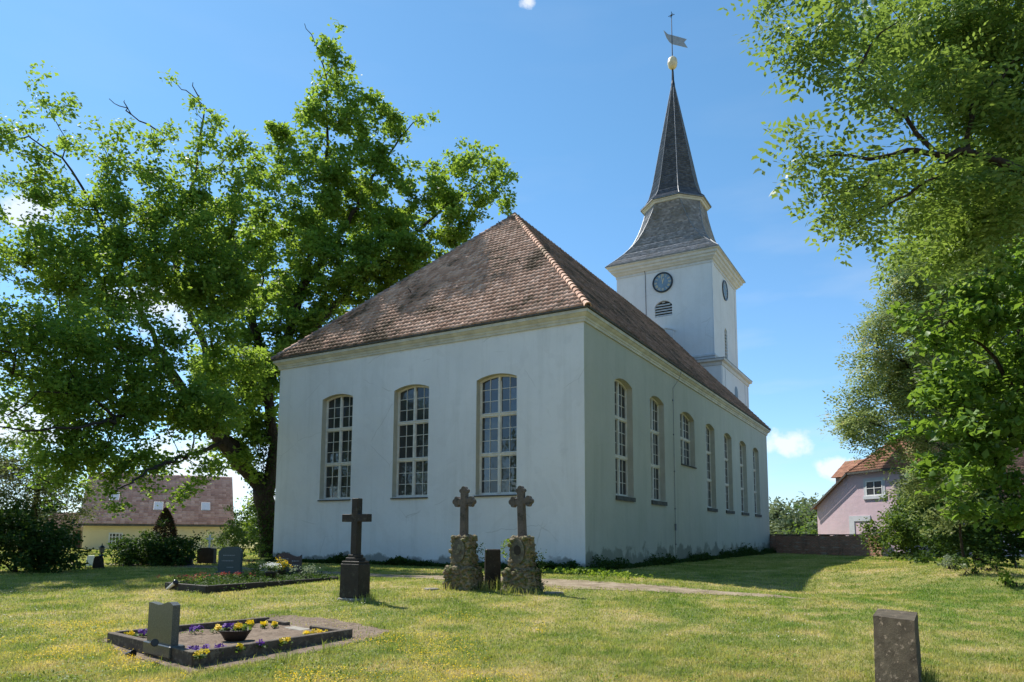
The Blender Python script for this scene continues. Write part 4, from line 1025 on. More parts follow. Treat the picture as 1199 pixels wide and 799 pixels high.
# far belt of woodland on the left horizon
fw_ = []
for k in range(900):
    x = random.uniform(-190, -45); fw_.append((x, 190+random.uniform(-6, 6)+x*.1, random.uniform(.5, 1)*(6+2.5*math.sin(x*.13)+2*math.sin(x*.31))))
tag(leaf_mesh('distant_woodland', clusters(np.array(fw_), 26, 1.3), .9, LEAF_FAR), 'far belt of trees on the left horizon', 'woodland', kind='stuff')
# house and added trees behind the viewer, mirrored in the panes
#SECTION4
# ------------------------------------------------------------------ yellow house behind the graves
HROT = .44; HT = Vector((math.cos(HROT), math.sin(HROT), 0)); HB = Vector((-HT.y, HT.x, 0)); Z0 = -.1
YL = at(97, 640, 53); YL.z = 0; YR = hit(270.5, 640, YL, -HB); YR.z = 0; yw = (YR-YL).length
house = thing('house', 'low pale yellow house with brown tiled roof and skylights behind the left graves', 'house', (YL.x, YL.y, Z0))
YELL = m_plaster('yellow_plaster', (.80, .70, .44), 0, .15, .4)
ez = 2.38-Z0; rz = 6.5-Z0; dp = 9.0
HMt = Matrix(((HT.x, HB.x, 0, 0), (HT.y, HB.y, 0, 0), (0, 0, 1, 0), (0, 0, 0, 1)))
def H(x, y, z): return HMt @ Vector((x, y, z))
def turn(mb): mb.v = [tuple(HMt @ Vector(v)) for v in mb.v]; return mb
def openbox(mb, x0, x1, y0, y1, z0, z1): mb.add([(x0,y0,z0),(x1,y0,z0),(x1,y1,z0),(x0,y1,z0),(x0,y0,z1),(x1,y0,z1),(x1,y1,z1),(x0,y1,z1)], [(0,1,5,4),(1,2,6,5),(2,3,7,6),(3,0,4,7)])
w = MB(); openbox(w, 0, yw, 0, dp, -.5, ez); w.add([(yw, 0, ez), (yw, dp, ez), (yw, dp/2, rz-.1)], [(0, 1, 2)]); w.add([(0, 0, ez), (0, dp, ez), (0, dp/2, rz-.1)], [(0, 1, 2)])
turn(w).build('wall', YELL, house)
yr = tiles('roof', [tuple(H(*c) for c in qd) for qd in (((-.3, -.3, ez-.05), (yw+.2, -.3, ez-.05), (yw+.2, dp/2, rz), (-.3, dp/2, rz)), ((yw+.2, dp+.3, ez-.05), (-.3, dp+.3, ez-.05), (-.3, dp/2, rz), (yw+.2, dp/2, rz)))], .30, .34, TILE_GLAZED, house, lift=.022, arch=.028, stag=False, jit=.002)
fb = MB(); fb.box(-.3, yw+.2, -.36, -.3, ez-.22, ez-.05); turn(fb).build('gutter', DARKSILL, house)
rn = (HMt @ Vector((0, -(rz-ez), dp/2+.3))).normalized()
HBk = Vector((HB.x, HB.y, 0))
def on_roof(px, py): P = hit(px, py, YL+H(0, -.3, Z0+ez-.05), rn); return P-Vector((YL.x, YL.y, Z0))
for (x0, x1, y0, y1) in ((180, 190, 590, 602), (236, 245.5, 590, 602), (128, 136, 580, 591)):
    a = on_roof(x0, y1); b = a+HT*.68; upv = rn.cross(HT).normalized(); upv = upv if upv.z > 0 else -upv
    c = b+upv*1.05; d = a+upv*1.05
    f = MB()
    def quadbox(mb, a, b, c, d, lo, hi): mb.add([p+rn*lo for p in (a, b, c, d)]+[p+rn*hi for p in (a, b, c, d)], [(0, 3, 2, 1), (4, 5, 6, 7), (0, 1, 5, 4), (1, 2, 6, 5), (2, 3, 7, 6), (3, 0, 4, 7)])
    quadbox(f, a, b, c, d, .0, .09); fo = f.build('skylight', LEAD, house)
    g = MB(); k = .12; m = (a+b+c+d)/4; quadbox(g, *[p+(m-p)*k for p in (a, b, c, d)], .091, .10)
    g.build('pane', simple('sky_glass', (.30, .34, .38), .06, .05, 2, .0005, .9), fo)
def flatwin(parent, px0, px1, py0, py1, pt, n, org, tdir, frame=.07, cols=2, rows=2, mat=WHITEP, name='window', surround=0, smat=None):
    """window on an outside wall plane: proud frame, bars, pane"""
    t = Vector(tdir); u = Vector((0, 0, 1)); n = Vector(n)
    P0 = hit(px0, py1, pt, n)-Vector(org); P1 = hit(px1, py0, pt, n)-Vector(org)
    s0, s1, z0, z1 = P0.dot(t), P1.dot(t), P0.z, P1.z; o = P0-t*s0-u*P0.z
    W = lambda s, d, z: o+t*s+u*z+n*d
    f = MB()
    def bx(a, b, c, d, lo, hi):
        vs = [W(s, k, z) for k in (lo, hi) for s, z in ((a, c), (b, c), (b, d), (a, d))]; f.add(vs, [(0, 1, 2, 3), (7, 6, 5, 4), (0, 4, 5, 1), (1, 5, 6, 2), (2, 6, 7, 3), (3, 7, 4, 0)])
    bx(s0, s0+frame, z0, z1, .003, .05); bx(s1-frame, s1, z0, z1, .003, .05); bx(s0+frame, s1-frame, z0, z0+frame, .003, .05); bx(s0+frame, s1-frame, z1-frame, z1, .003, .05)
    for c in range(1, cols): x = s0+(s1-s0)*c/cols; bx(x-frame*.4, x+frame*.4, z0+frame, z1-frame, .003, .045)
    for r in range(1, rows): z = z0+(z1-z0)*r/rows; bx(s0+frame, s1-frame, z-frame*.25, z+frame*.25, .003, .042)
    fo = f.build(name, mat, parent)
    g = MB(); g.add([W(s, .012, z) for s, z in ((s0, z0), (s1, z0), (s1, z1), (s0, z1))], [(0, 1, 2, 3)]); g.build('pane', GLASS, fo)
    if surround:
        f = MB(); k = surround
        bx(s0-k, s0, z0-k, z1+k, .002, .03); bx(s1, s1+k, z0-k, z1+k, .002, .03); bx(s0, s1, z1, z1+k, .002, .03); bx(s0-k*1.3, s1+k*1.3, z0-k*1.1, z0-.002, .002, .09)
        f.build('surround', smat or WHITEP, fo)
    return fo
flatwin(house, 127.5, 145, 628, 643, YL, -HB, (YL.x, YL.y, Z0), HT, .09, 4, 3, WHITEP)
# shed left of it
SL = at(48, 640, 57); SR = at(97, 640, 57)
shed = thing('shed', 'small dark-roofed shed with brown door left of the yellow house', 'shed', (SL.x, SL.y, Z0)); sw_ = SR.x-SL.x-.15
w = MB(); openbox(w, 0, sw_, 0, 4, -.5, 2.2); w.add([(sw_, 0, 2.2), (sw_, 4, 2.2), (sw_, 2, 3.3)], [(0, 1, 2)]); w.build('wall', m_plaster('shed_plaster', (.42, .36, .30), 0, .3, .5), shed)
tiles('roof', [((-.3, -.4, 2.1), (sw_+.1, -.4, 2.1), (sw_+.1, 2, 3.4), (-.3, 2, 3.4))], .3, .3, TILE_SIDE, shed)
d = MB(); P = at(86.5, 628, 57).x-SL.x; Q = at(96, 628, 57).x-SL.x
d.box(P, Q, -.05, -.003, 0, 1.95); 
for k in range(5): d.box(P+(Q-P)*(k+.1)/5, P+(Q-P)*(k+.9)/5, -.065, -.05, .05, 1.9)
d.build('door', WOODB, shed)

# ------------------------------------------------------------------ pink house on the right
naz = R(-107); PN = Vector((math.sin(naz), math.cos(naz), 0)); PT = Vector((-PN.y, PN.x, 0)); PT = PT if PT.dot(Vector((.9, -.44, 0))) > 0 else -PT
P0 = at(957, 600, 60); P0.z = .1
PINK = m_plaster('pink_plaster', (.66, .50, .54), 0, .12, .3)
pink = thing('house', 'pink gabled house with red-brown half-hipped roof behind the brick wall', 'house', P0)
def ps(px, py): v = hit(px, py, P0, PN)-P0; return v.dot(PT), v.z
sL, zE = ps(957, 590); sT, zT = ps(995, 550.5); sc_ = ps(1046, 550)[0]; sR_ = 2*sc_-sL; sTR = 2*sc_-sT
tan_ = (zT-zE)/(sT-sL); zR = zE+(sc_-sL)*tan_
BK = 12.0
G = lambda s, d, z: PT*s-PN*d+Vector((0, 0, z))
w = MB(); w.add([G(s, 0, z) for s, z in ((sL, -.6), (sR_, -.6), (sR_, zE), (sTR, zT), (sT, zT), (sL, zE))], [tuple(range(6))])
w.add([G(sL, 0, -.6), G(sL, BK, -.6), G(sL, BK, zE), G(sL, 0, zE)], [(0, 1, 2, 3)]); w.add([G(sR_, 0, -.6), G(sR_, BK, -.6), G(sR_, BK, zE), G(sR_, 0, zE)], [(0, 1, 2, 3)])
w.add([G(s, BK, z) for s, z in ((sL, -.6), (sR_, -.6), (sR_, zE), (sc_, zR), (sL, zE))], [tuple(range(5))])
w.build('wall', PINK, pink)
ohv = .35; hb = (zR-zT)/1.6
e = .35
rq = [(G(sL-e, BK, zE-e*tan_), G(sL-e, -ohv, zE-e*tan_), G(sT, -ohv, zT), G(sT, BK, zT)),
      (G(sT, BK, zT), G(sT, -ohv, zT), G(sc_, hb-ohv, zR), G(sc_, BK, zR)),
      (G(sT, -ohv, zT), G(sTR, -ohv, zT), G(sc_, hb-ohv, zR), G(sc_, hb-ohv, zR)),
      (G(sTR, -ohv, zT), G(sTR, BK, zT), G(sc_, BK, zR), G(sc_, hb-ohv, zR)),
      (G(sR_+e, -ohv, zE-e*tan_), G(sR_+e, BK, zE-e*tan_), G(sTR, BK, zT), G(sTR, -ohv, zT))]
pr = tiles('roof', rq, .26, .26, TILE_FAR, pink, lift=.04)
vb = MB()
def slat(a, b, wd=.2, th=.06):
    d = (b-a).normalized(); vs = []
    for p in (a, b):
        for (o, z) in ((0, -.05), (0, -wd), (th, -wd), (th, -.05)): vs.append(p+PN*o+Vector((0, 0, z)))
    vb.add(vs, [(0, 1, 5, 4), (1, 2, 6, 5), (2, 3, 7, 6), (3, 0, 4, 7), (0, 1, 2, 3), (4, 5, 6, 7)])
slat(G(sL-e, -ohv, zE-e*tan_), G(sT, -ohv, zT)); slat(G(sT, -ohv-.01, zT+.04), G(sTR, -ohv-.01, zT+.04)); slat(G(sTR, -ohv, zT), G(sR_+e, -ohv, zE-e*tan_))
vb.build('bargeboard', DARKSILL, pink)
ridge_caps('ridge_tiles', G(sT, -ohv, zT), G(sc_, hb-ohv, zR), TILE_FAR, pr, .12, .4)
GREYP = simple('grey_surround', (.55, .56, .58), .8, .1, 2)
flatwin(pink, 1015, 1033.5, 558, 577.5, P0, PN, P0, PT, .09, 2, 2, WHITEP, surround=.22, smat=GREYP)
# tiled door surround
dm = MB()
a, z1 = ps(995, 601); b, _ = ps(1020, 601); c_, zc = ps(1001.5, 607)
for (x0, x1, y0, y1) in ((a, c_, -.2, z1), (c_, b, zc, z1)):
    vs = [G(x, d, z) for d in (-.05, -.002) for x, z in ((x0, y0), (x1, y0), (x1, y1), (x0, y1))]
    dm.add(vs, [(0, 1, 2, 3), (7, 6, 5, 4), (0, 4, 5, 1), (1, 5, 6, 2), (2, 6, 7, 3), (3, 7, 4, 0)])
dm.build('door_surround', GREYP, pink)
# wing behind
sw0 = ps(974, 560)[0]; 
def pz(px, py, dback):
    v = hit(px, py, P0-PN*dback, PN)-P0; return v.dot(PT), v.z
DB = 7.0; s0, za = pz(973, 556.5, DB); s1, zb = pz(990, 537, DB+3); s2 = s0+9
w = MB(); w.add([G(s0+.3, DB+.3, .5), G(s2, DB+.3, .5), G(s2, DB+.3, za-.05), G(s0+.3, DB+.3, za-.05)], [(0, 1, 2, 3)]); w.add([G(s0+.3, DB+.3, .5), G(s0+.3, DB+6, .5), G(s0+.3, DB+6, za-.05), G(s0+.3, DB+.3, za-.05)], [(0, 1, 2, 3)])
w.build('wing_wall', simple('dark_boarding', (.12, .12, .14), .8, .15, 2), pink)
tiles('wing_roof', [(G(s0, DB, za), G(s2, DB, za), G(s2, DB+3, zb), G(s1, DB+3, zb)), (G(s0, DB+6, za), G(s0, DB, za), G(s1, DB+3, zb), G(s1, DB+3, zb))], .26, .26, TILE_FAR, pink, lift=.04)

# ------------------------------------------------------------------ brick wall
WA = gat(880, 53.5); WB = ground(1035, 648.5); wv = (WB-WA); wl = wv.length; wr = math.atan2(wv.y, wv.x)
bwall = thing('brick_wall', 'weathered red brick churchyard wall running from the church to the dark bush', 'wall', (WA.x, WA.y, WA.z), wr)
m = MB(); n = 80; hts = [1.28+.03*math.sin(i*.7)+random.uniform(-.015, .015) for i in range(n+1)]
for i in range(n):
    x0, x1 = wl*i/n, wl*(i+1)/n; h = hts[i]
    m.add([(x0, 0, -.3), (x1, 0, -.3), (x1, 0, h), (x0, 0, h), (x0, .36, -.3), (x1, .36, -.3), (x1, .36, h), (x0, .36, h)], [(0, 1, 2, 3), (3, 2, 6, 7), (5, 4, 7, 6)])
m.build('brickwork', BRICK, bwall)
m = MB(); m.box(-.1, wl+.05, -.05, .41, 1.30, 1.37, bev=.02); m.build('coping', m_stone('coping_brick', (.14, .10, .08), (.26, .19, .15), (.10, .10, .07), .95, 3), bwall)
k = 0; x = 2.2
while x < wl-.3:
    m = MB(); m.box(x, x+.42, -.07, -.002, -.3, 1.27); m.build('pier', BRICK, bwall); x += 2.75
m = MB(); m.box(wl-.5, wl+.02, -.10, .46, -.3, 1.42, bev=.02); m.build('pier', material('red_brick', f_brick), bwall)

# ------------------------------------------------------------------ near grave plot
gA, gB, gC, gD = ground(127, 757), ground(226, 786), ground(415, 748.5), ground(314, 730)
zg = .02
def flat(p, z=0): return Vector((p.x, p.y, z))
gc = (gA+gB+gC+gD)/4
patch = MB()
pts = [ground(115, 752), ground(150, 775), ground(222, 793), ground(330, 775), ground(430, 752), ground(462, 741), ground(400, 728), ground(322, 722), ground(200, 742)]
vs = [flat(gc, ghf(gc.x, gc.y)+.008)]; K = 90
for i in range(K):
    f = i/K*len(pts); a = pts[int(f) % len(pts)]; b = pts[(int(f)+1) % len(pts)]; p = a+(b-a)*(f-int(f)); p = p+(p-gc).normalized()*random.uniform(-.1, .08); vs.append(flat(p, ghf(p.x, p.y)+.008))
patch.add(vs, [(0, 1+i, 1+(i+1) % K) for i in range(K)]); PATCHPTS = pts
tag(patch.build('bare_soil', SOIL), kind='structure')
plot = thing('grave_plot', 'low dark kerbed grave bed with pansies in the foreground', 'grave', flat(gc))
def rail(name, P, Q, wd, h, mat, parent, org, z0=-.1, inner=None, bev=.008):
    m = MB(); d = (Q-P); L = d.length; d.normalize(); s = Vector((-d.y, d.x, 0)); base = P-org
    T = Matrix(((d.x, s.x, 0, base.x), (d.y, s.y, 0, base.y), (0, 0, 1, 0), (0, 0, 0, 1)))
    m.box(0, L, 0, wd, z0, h, T=T, bev=bev); return m.build(name, mat, parent)
kh = .17; A_, B_, C_, D_ = [flat(p) for p in (gA, gB, gC, gD)]; o_ = flat(gc)
dab = (B_-A_).normalized(); dbc = (C_-B_).normalized(); dcd = (D_-C_).normalized(); dda = (A_-D_).normalized()
rail('kerb', A_, B_, .10, kh+.02, KERBST, plot, o_)
rail('kerb', B_+dbc*.102, C_, .10, kh+.02, KERBST, plot, o_)
rail('kerb', D_+dda*0, A_+dab*0-dda*.11, .09, kh+.03, KERBST, plot, o_)
rail('kerb', C_+dcd*.104, C_+(D_-C_)*.42, .09, kh, KERBST, plot, o_); rail('kerb', C_+(D_-C_)*.70, D_-dcd*.11, .09, kh, KERBST, plot, o_)
rail('step_stone', C_+(D_-C_)*.43, C_+(D_-C_)*.69, .22, .11, CONCRETE, plot, o_)
n = 26; vs = []; ins = [A_+dab*.08+dbc*.08, B_-dab*.08+dbc*.08, C_-dab*.06-dbc*.06, D_+dab*.06-dbc*.06]
for i in range(n+1):
    for j in range(n+1):
        u, v = i/n, j/n; p = (ins[0]*(1-u)+ins[1]*u)*(1-v)+(ins[3]*(1-u)+ins[2]*u)*v
        vs.append(p-o_+Vector((0, 0, .105+.012*math.sin(u*17+3*v)*math.cos(v*13)+random.uniform(-.006, .006))))
np_mesh('soil', vs, [(i*(n+1)+j, (i+1)*(n+1)+j, (i+1)*(n+1)+j+1, i*(n+1)+j+1) for i in range(n) for j in range(n)], SOIL, plot, smooth=True)
# headstone
hp = hit(183, 765, (0, 0, .12), (0, 0, 1)); ab = math.atan2(dab.y, dab.x)
hs_ = thing('gravestone', 'polished grey granite gravestone with wavy top at the near end of the pansy grave', 'gravestone', (hp.x, hp.y, .10), ab)
m = MB(); m.box(-.36, .42, -.0, .20, -.05, .10, bev=.01); m.build('plinth', GRANITE, hs_)
top = [(-.34, .60), (-.26, .60), (-.16, .59), (-.06, .585), (.04, .592), (.12, .61), (.20, .632), (.28, .635), (.36, .60)]
poly = [(-.34, .102), (.36, .102)]+list(reversed(top))
m = MB(); m.prism(poly, .04, .135); m.build('slab', GRANITE, hs_)
# spike vases
def conevase(px, py, z, rotz, tilt, label, h=.12):
    p = hit(px, py, (0, 0, z), (0, 0, 1)); v = thing('grave_vase', label, 'vase', p, rotz, 'black cone vases by the near grave')
    T = Matrix.Rotation(tilt, 3, 'Y'); m = MB(); m.lathe([(.006, -.02), (.018, .0), (.03, h*.6), (.044, h), (.038, h-.003), (.026, h*.6), (.01, .02)], n=18, T=T); m.build('vase_cup', BLACKP, v, True)
    m = MB(); m.lathe([(.040, h-.004), (.048, h+.004), (.048, h+.010), (.038, h+.01)], n=18, T=T); m.build('rim', BLACKP, v, True); return v
conevase(178, 757.5, .24, ab, R(80), 'black cone vase lying on the kerb against the gravestone')
conevase(150, 770, .06, ab+.3, R(82), 'black cone vase lying on the soil outside the kerb')
# bowl
bp = hit(277, 753, (0, 0, .11), (0, 0, 1))
bw_ = thing('flower_bowl', 'dark oval planter bowl in the middle of the pansy grave', 'planter', bp, .1)
m = MB(); m.lathe([(.12, 0), (.14, .01), (.175, .07), (.215, .13), (.225, .145), (.205, .145), (.17, .11), (.02, .10)], n=28, T=Matrix.Scale(1, 3)@Matrix.Diagonal((1, .72, 1))); m.build('bowl', simple('brown_plastic', (.035, .025, .02), .6, .15, 5), bw_, True)
def pansy(P, col, label, n=9, spread=.07, name='pansy', group='pansies', up=.07, fs=.036, leafn=60, mat2=None):
    t = thing(name, label, 'flower', P, 0, group)
    L = RNG.normal(size=(leafn, 3))*np.array([spread*.7, spread*.7, .012])+np.array([0, 0, .03]); L[:, 2] = np.abs(L[:, 2])
    leaf_mesh('foliage', L, .045, LEAF_BUSH, t, upbias=1.2)
    C = RNG.normal(size=(n, 3))*np.array([spread*.6, spread*.6, .014])+np.array([0, 0, up])
    vs = []; fs_ = []; at_ = []; fc = np.array([0, -.6, .45])
    for c in C:
        nrm = fc+RNG.normal(0, .35, 3); nrm /= np.linalg.norm(nrm); a = np.cross(nrm, [0, 0, 1]); a /= np.linalg.norm(a); b = np.cross(nrm, a)
        for k in range(5):
            q0 = 2*math.pi*k/5+.3; b0 = len(vs); r = fs*random.uniform(.85, 1.15)
            for (rr, dq) in ((.1, 0), (.75, -.55), (1.05, 0), (.75, .55)): vs.append(c+(a*math.cos(q0+dq)+b*math.sin(q0+dq))*r*rr+nrm*.004*k)
            fs_.append((b0, b0+1, b0+2, b0+3)); at_.append(random.uniform(.2, .9))
    np_mesh('flowers', vs, fs_, col, t, at_)
    return t
NG = 'pansies in the near grave bed'
for (px, py, mt, n, sp_, lb) in ((155, 752, PETALY, 9, .06, 'yellow pansy left of the gravestone'), (168, 750, PETALV, 8, .06, 'violet pansy touching the left side of the gravestone'), (229, 745, PETALV, 13, .09, 'violet pansy clump right of the gravestone against the back kerb'),
    (255, 744, PETALY, 12, .07, 'yellow pansy just left of the planter bowl'), (295, 737, PETALY, 9, .05, 'yellow pansy behind the planter bowl against the back kerb'), (311, 738, PETALY, 7, .04, 'yellow pansy right of the planter bowl, nearer one of a pair'), (323.5, 738, PETALY, 6, .035, 'yellow pansy in the back right corner of the bed'),
    (361, 749, PETALY, 8, .05, 'yellow pansy left of three by the right kerb'), (371, 749, PETALY, 6, .04, 'yellow pansy in the middle of three by the right kerb'), (379, 749, PETALY, 5, .04, 'yellow pansy, rightmost of the whole bed'), (334, 758, PETALY, 6, .06, 'flat yellow pansy along the front kerb right of the bowl'),
    (283, 766, PETALY, 6, .05, 'yellow pansy at the front kerb below the bowl'), (258, 768, PETALV, 8, .06, 'violet pansy at the front kerb left of the yellow one'), (228, 770, PETALV, 9, .07, 'dark violet pansy right of the gravestone plinth'), (242, 769, PETALV, 5, .04, 'small violet pansy between the two front violet ones'), (236, 775, PETALY, 5, .04, 'yellow pansy in the near corner of the kerb'), (307, 762, PETALV, 4, .05, 'tiny violet pansy in the bare soil by the front kerb')):
    p = hit(px, py, (0, 0, .11), (0, 0, 1)); pansy(p, mt, lb, n, sp_, group=NG)
for (dx, dy, mt, n, lb) in ((-.13, 0, PETALV, 10, 'violet pansy at the left rim of the planter bowl'), (-.04, .03, PETALV, 9, 'tall violet pansy in the middle of the planter bowl'), (.05, 0, PETALY, 10, 'yellow pansy in the planter bowl'), (.14, 0, LEAF_LIME, 3, 'green pansy plant at the right rim of the planter bowl')):
    pansy(bp+Vector((dx, dy, .13)), mt, lb, n, .05, group='pansies in the planter bowl', leafn=90)

# ------------------------------------------------------------------ black cross on its block
cb = ground(416.5, 704.5); CR = -YAW
cr = thing('stone_cross', 'black stone cross on a square dark pedestal, standing alone left of the rubble crosses', 'cross', cb, CR)
m = MB(); m.box(-.30, .30, -.21, .22, -.1, .05, bev=.02); m.build('footing', CONCRETE, cr)
m = MB(); m.box(-.265, .265, -.18, .18, .052, .75, bev=.015, taper=.03); m.build('pedestal', BLACKST, cr)
m = MB(); m.box(-.24, .24, -.16, .16, .752, .80, bev=.01); m.box(-.17, .17, -.12, .12, .802, .87, bev=.008); m.box(-.13, .13, -.10, .10, .872, .93, bev=.008); m.build('step', BLACKST, cr)
m = MB(); m.prism([(-.085, .93), (.085, .93), (.085, 1.61), (.35, 1.61), (.35, 1.77), (.085, 1.77), (.085, 2.10), (-.085, 2.10), (-.085, 1.77), (-.35, 1.77), (-.35, 1.61), (-.085, 1.61)], -.075, .075); o = m.build('cross', BLACKST, cr)
mod = o.modifiers.new('b', 'BEVEL'); mod.width = .008; mod.segments = 1
# ------------------------------------------------------------------ the two crosses on rubble pedestals
ICO = [Vector(v).normalized() for v in ((0, 1, 1.618), (0, -1, 1.618), (0, 1, -1.618), (0, -1, -1.618), (1, 1.618, 0), (-1, 1.618, 0), (1, -1.618, 0), (-1, -1.618, 0), (1.618, 0, 1), (-1.618, 0, 1), (1.618, 0, -1), (-1.618, 0, -1))]
IF = [(0, 1, 8), (0, 8, 4), (0, 4, 5), (0, 5, 9), (0, 9, 1), (1, 6, 8), (8, 6, 10), (8, 10, 4), (4, 10, 2), (4, 2, 5), (5, 2, 11), (5, 11, 9), (9, 11, 7), (9, 7, 1), (1, 7, 6), (3, 6, 7), (3, 7, 11), (3, 11, 2), (3, 2, 10), (3, 10, 6)]
def rock(m, c, r):
    M = Matrix.Rotation(random.uniform(0, 6), 3, 'Z')@Matrix.Rotation(random.uniform(0, 6), 3, 'X'); s = Vector((random.uniform(.8, 1.3), random.uniform(.7, 1.1), random.uniform(.6, 1)))
    vs = []
    for v in ICO: w = M@v; w = Vector((w.x*s.x, w.y*s.y, w.z*s.z)); vs.append(Vector(c)+w*r*random.uniform(.85, 1.12))
    m.add(vs, IF)
def rubble_cross(g, lean, label, sc=1.0, face='ring'):
    t = thing('stone_cross', label, 'cross', g, CR, 'crosses on rubble pedestals'); t.rotation_euler.y = 0
    t.scale = (sc,)*3
    m = MB(); m.box(-.36, .36, -.28, .28, -.15, .47, taper=.05); m.box(-.25, .25, -.2, .2, .47, 1.22, taper=.14)
    for i in range(520):
        lower = random.random() < .5
        hx, hy, z0, z1 = (.36, .28, -.05, .5) if lower else (.24, .19, .45, 1.22)
        z = random.uniform(z0, z1); k = random.choice((0, 0, 1, 1, 2, 3)); k2 = 1-.1*(z-z0)
        if k == 0: p = (random.uniform(-hx, hx)*k2, -hy*k2, z)
        elif k == 1: p = (hx*k2, random.uniform(-hy, hy)*k2, z)
        elif k == 2: p = (-hx*k2, random.uniform(-hy, hy)*k2, z)
        else: p = (random.uniform(-hx, hx)*k2, random.uniform(-hy, hy)*k2, z1)
        if k == 0 and not lower and (p[0]/.19)**2+((z-.88)/.32)**2 < 1: continue
        rock(m, p, random.uniform(.028, .06) if random.random() < .8 else .075)
    m.build('pedestal', RUSTIC, t)
    # medallion
    m = MB(); n = 28; cz = .90
    for (rr, d0, d1) in ((1.0, -.20, -.235),):
        vs = [(.17*math.cos(2*math.pi*k/n), d, cz+.27*math.sin(2*math.pi*k/n)) for d in (-.19, -.232) for k in range(n)]
        m.add(vs, [tuple(range(n, 2*n))]+[(k, (k+1) % n, n+(k+1) % n, n+k) for k in range(n)])
    m.build('medallion', SANDST, t)
    m = MB(); vs = [(.085*math.cos(2*math.pi*k/n), d, cz+.04+.11*math.sin(2*math.pi*k/n)) for d in (-.23, -.25) for k in range(n)]
    m.add(vs, [tuple(range(n, 2*n))]+[(k, (k+1) % n, n+(k+1) % n, n+k) for k in range(n)]); m.build('plaque', BLACKST if face == 'plaque' else SANDST, t)
    m = MB(); b0 = 1.16; LT = Matrix.Rotation(lean, 4, 'Y')
    T = Matrix.Translation((0, 0, b0))@LT
    m.box(-.15, .15, -.10, .10, 0, .07, T=T, bev=.01)
    m.box(-.095, .095, -.07, .07, .05, 1.18, T=T, bev=.02, taper=.1); m.box(-.20, .20, -.055, .055, .80, .97, T=T, bev=.015)
    def lobe(x, z, r, hy=.06):
        k = 14; vs = [T@Vector((x+r*math.cos(2*math.pi*i/k), y, z+r*math.sin(2*math.pi*i/k))) for y in (-hy, hy) for i in range(k)]
        m.add(vs, [tuple(range(k)), tuple(reversed(range(k, 2*k)))]+[(i, (i+1) % k, k+(i+1) % k, k+i) for i in range(k)])
    for sx in (-1, 1): lobe(sx*.235, .885, .07, .062); lobe(sx*.20, .955, .055, .058); lobe(sx*.20, .815, .055, .059)
    lobe(0, 1.19, .06, .062); lobe(-.065, 1.14, .05, .058); lobe(.065, 1.14, .05, .059)
    m.build('cross', CROSSST, t)
    return t
g1 = ground(544, 690.5); g2 = ground(613, 693)
rubble_cross(g1, 0.0, 'tall trefoil-ended cross on rubble pedestal, left of the small dark slab')
rubble_cross(g2, R(-2.2), 'slightly tilted trefoil-ended cross on rubble pedestal, right of the small dark slab', 1.01, 'plaque')
iv = np.concatenate([np.array([g2.x-.42+random.gauss(0, .04), g2.y-.1+random.gauss(0, .06), g2.z+random.uniform(.75, 1.15)])+RNG.normal(0, .03, (5, 3)) for _ in range(14)])
tag(leaf_mesh('climbing_ivy', iv, .07, LEAF_LIME), 'bright green ivy shoot on the left edge of the right rubble pedestal', 'plant')
iv = np.concatenate([np.array([g.x+.36+random.gauss(0, .05), g.y-.12+random.gauss(0, .08), g.z+random.uniform(0, 1.0)])+RNG.normal(0, .05, (6, 3)) for g in (g1,) for _ in range(46)])
tag(leaf_mesh('climbing_ivy', iv, .055, LEAF_DARK), 'dark ivy down the right side of the left rubble pedestal', 'plant')
iv = np.concatenate([np.array([g.x+.38+random.gauss(0, .05), g.y-.12+random.gauss(0, .08), g.z+random.uniform(0, .9)])+RNG.normal(0, .05, (6, 3)) for g in (g2,) for _ in range(46)])
tag(leaf_mesh('climbing_ivy', iv, .055, LEAF_DARK), 'dark ivy down the right side of the right rubble pedestal', 'plant')
gs = ground(578, 690)
sl = MB(); sl.box(-.19, .19, -.09, .09, -.1, .93, bev=.02, taper=.06); s_ = sl.build('grave_slab', SANDST)
s_.location = gs; s_.rotation_euler = (0, 0, .18); tag(s_, 'small upright dark slab between the two rubble pedestals', 'gravestone')
s_.data.materials[0] = BLACKST
# right foreground stone: top corners measured on a level plane
zt_ = .76; tp = [hit(px, py, (0, 0, zt_), (0, 0, 1)) for px, py in ((1023.8, 717), (1029.3, 708.8), (1075.9, 712.8), (1072.2, 722.9))]
sc0 = sum(tp, Vector())/4; m = MB()
n = 14; vs = []; fs = []; c4 = [tp[0]-sc0, tp[3]-sc0, tp[2]-sc0, tp[1]-sc0]
for k in range(n+1):
    z = -.15+(zt_+.15)*k/n; gr = 1.08-.08*k/n
    for i in range(24):
        f = i/24*4; sd_ = int(f); u = f-sd_; a = c4[sd_]; b = c4[(sd_+1) % 4]; p = a+(b-a)*u
        j = .0012; chip = .014*random.random() if (i % 6 == 0 or sd_ == 3) and k < n-1 else 0
        vs.append((p.x*gr*(1-chip)+random.gauss(0, j)*(k < n), p.y*gr*(1-chip)+random.gauss(0, j)*(k < n), z if k < n else zt_+random.gauss(0, .0015)))
    if k: fs += [((k-1)*24+i, (k-1)*24+(i+1) % 24, k*24+(i+1) % 24, k*24+i) for i in range(24)]
fs.append(tuple(n*24+i for i in range(24))); m.add(vs, fs); s_ = m.build('grave_marker', MARKER); s_.location = (sc0.x, sc0.y, 0)
tag(s_, 'plain weathered block-shaped stone marker alone at the lower right', 'gravestone')

